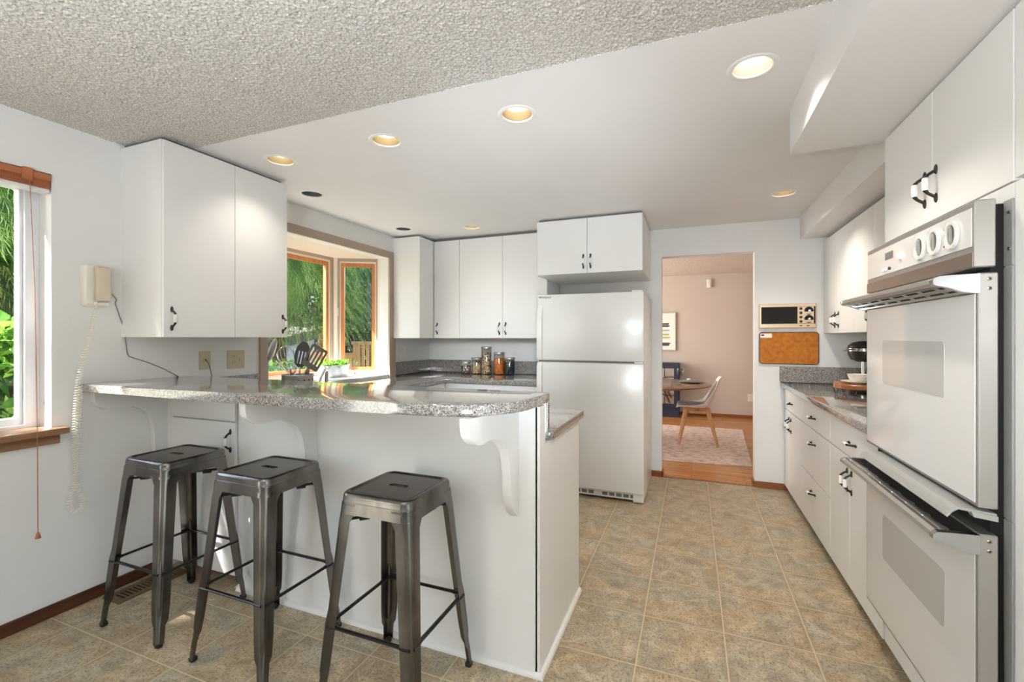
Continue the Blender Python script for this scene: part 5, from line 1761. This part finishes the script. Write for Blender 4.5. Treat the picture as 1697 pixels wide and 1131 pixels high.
# bright weeping cedar beyond the bay, dark holly behind it
def conifer(name, label, x, y, z, h, r0, r1, n, L, W, droop, m):
    V, Fc = frond_cloud(n, in_cone((x, y, z), h, r0, r1, 0.0), L, W, droop)
    core(V, Fc, (x, y, z), h, r0, r1, 0.62)
    tree(name, label, (x, y, -1.2), h + z + 1.0, m, V, Fc)


def broadleaf(name, label, x, y, z, h, r0, r1, n, size, m):
    V, Fc = leaf_cloud(n, in_cone((x, y, z), h, r0, r1), size, 0.5, spread=0.7)
    core(V, Fc, (x, y, z), h, r0, r1, 0.85)
    tree(name, label, (x, y, -1.2), h + z + 1.0, m, V, Fc)


conifer('weeping_cedar', 'bright green weeping cedar beyond the bay window', -6.6, 5.75, 1.45, 4.6, 1.2, 0.95, 5200, 0.66, 0.075, 1.9, 'cedar')
broadleaf('holly_tree', 'dark glossy holly tree above the fence beyond the bay', -8.3, 10.4, 1.45, 5.0, 2.3, 1.6, 12000, 0.14, 'holly')
conifer('cedar_tree', 'dark cedar standing behind the grey shed', -14.0, 10.0, 0.6, 8.0, 3.0, 1.8, 2600, 1.0, 0.15, 1.4, 'holly')
# beyond the side window
conifer('cedar_tree', 'tall cedar with pale fronds beyond the side window', -7.4, 2.3, 1.9, 5.0, 1.5, 1.25, 4200, 0.7, 0.08, 1.6, 'cedar')
broadleaf('leafy_tree', 'dark leafy tree filling the side window behind the cedar', -10.6, 4.3, 0.0, 6.5, 2.6, 2.2, 9000, 0.17, 'holly')
# laurel hedge below side window
hd = thing('laurel_hedge', 'broad leaved laurel hedge low outside the side window', 'hedge', (-4.7, 1.6, -1.2))
V, Fc = leaf_cloud(9000, lambda i: ((-4.75 + random.uniform(-0.6, 0.55), random.uniform(0.2, 3.0), 0.1 + 1.27 * random.random() ** 0.6), (0.6, -0.4, 0.5)), 0.13, 0.42, spread=0.7)
cloud('foliage', 'hedge', hd, V, Fc)
b = MB()
for i in range(12):
    y = 0.3 + i * 0.24
    b.tube([(-4.75 + random.uniform(-.2, .2), y, -1.2), (-4.75 + random.uniform(-.3, .3), y + random.uniform(-.2, .2), 1.0)], [0.03, 0.012], 6)
b.build('stems', 'bark', hd)
hb = thing('boundary_hedge', 'dark boundary hedge far behind fence and shed', 'hedge', (-13.0, 13.5, -1.2))
V, Fc = leaf_cloud(9000, lambda i: ((lambda t_: (-5.0 - 13.0 * t_ + random.gauss(0, .35), 14.5 - 2.5 * t_ + random.gauss(0, .35), -1.0 + 3.4 * random.random() ** 0.7))(random.random()), (0.3, -0.6, 0.4)), 0.30, 0.5, spread=0.7)
cloud('foliage', 'holly', hb, V, Fc)
MB().box((-18.2, 12.2, -1.2), (-5.2, 14.2, -1.0)).build('soil_bed', 'soil', hb)
# unseen tree added so its crown blocks sun at the side window
V, Fc = leaf_cloud(13000, in_cone((-6.2, -5.12, 1.6), 8.0, 1.5, 1.5), 0.26, 0.6, spread=0.7)
tree('sun_blocker_tree', 'leafy tree added out of view to block sun', (-6.2, -5.12, -1.2), 9.2, 'hedge', V, Fc)
# flowering shrubs under the bay
sb = thing('garden_shrub', 'light green shrub below the bay window', 'shrub', (-5.2, 4.6, -1.2))
V, Fc = leaf_cloud(2600, lambda i: ((-5.3 + random.gauss(0, 0.35), 4.5 + random.gauss(0, 0.6), random.uniform(-0.6, 0.93)), (0.3, -0.3, 0.6)), 0.09, 0.45, spread=0.8)
cloud('foliage', 'plant', sb, V, Fc)
MB().tube([(-5.3, 4.5, -1.2), (-5.3, 4.5, 0.5)], [0.03, 0.01], 6).build('stem', 'bark', sb)
# shed
sd = thing('garden_shed', 'grey garden shed with dark sloping roof beyond the bay', 'shed', (-10.5, 6.6, -1.2))
b = MB().prism([(4.2, -1.2), (9.1, -1.2), (9.1, 1.30), (4.2, 0.277)], 'yz', -9.2, -12.0)
b.build('wall', 'shedwall', sd)
b = MB().prism([(3.7, 0.173), (3.7, 0.42), (9.3, 1.59), (9.3, 1.345)], 'yz', -8.9, -12.2)
b.build('roof', 'shedroof', sd)
# fence
fe = thing('wood_fence', 'cedar picket fence with tall gate panel beyond the bay', 'fence', (-6.5, 7.45, -1.2))
b = MB()
b.box((-7.7, 7.46, -0.2), (-6.46, 7.50, -0.10)).box((-7.7, 7.42, 0.88), (-6.46, 7.52, 0.97))
for i in range(12):
    x = -7.69 + i * 0.10
    b.box((x, 7.43, -1.2), (x + 0.085, 7.455, 0.879), 0.004)
b.build('picket_panel', 'fence_wood', fe)
b = MB()
b.box((-6.455, 7.40, -1.2), (-6.37, 7.50, 1.14), 0.006).box((-6.48, 7.38, 1.141), (-5.3, 7.52, 1.21), 0.006).box((-6.37, 7.44, -0.25), (-5.3, 7.48, -0.13))
for i in range(9):
    x = -6.36 + i * 0.115
    b.box((x, 7.41, -1.2), (x + 0.075, 7.435, 1.139), 0.004)
b.build('gate_panel', 'fence_wood', fe)

scene.cycles.use_denoising = True
scene.cycles.max_bounces = 10
scene.cycles.diffuse_bounces = 6
scene.cycles.transparent_max_bounces = 12
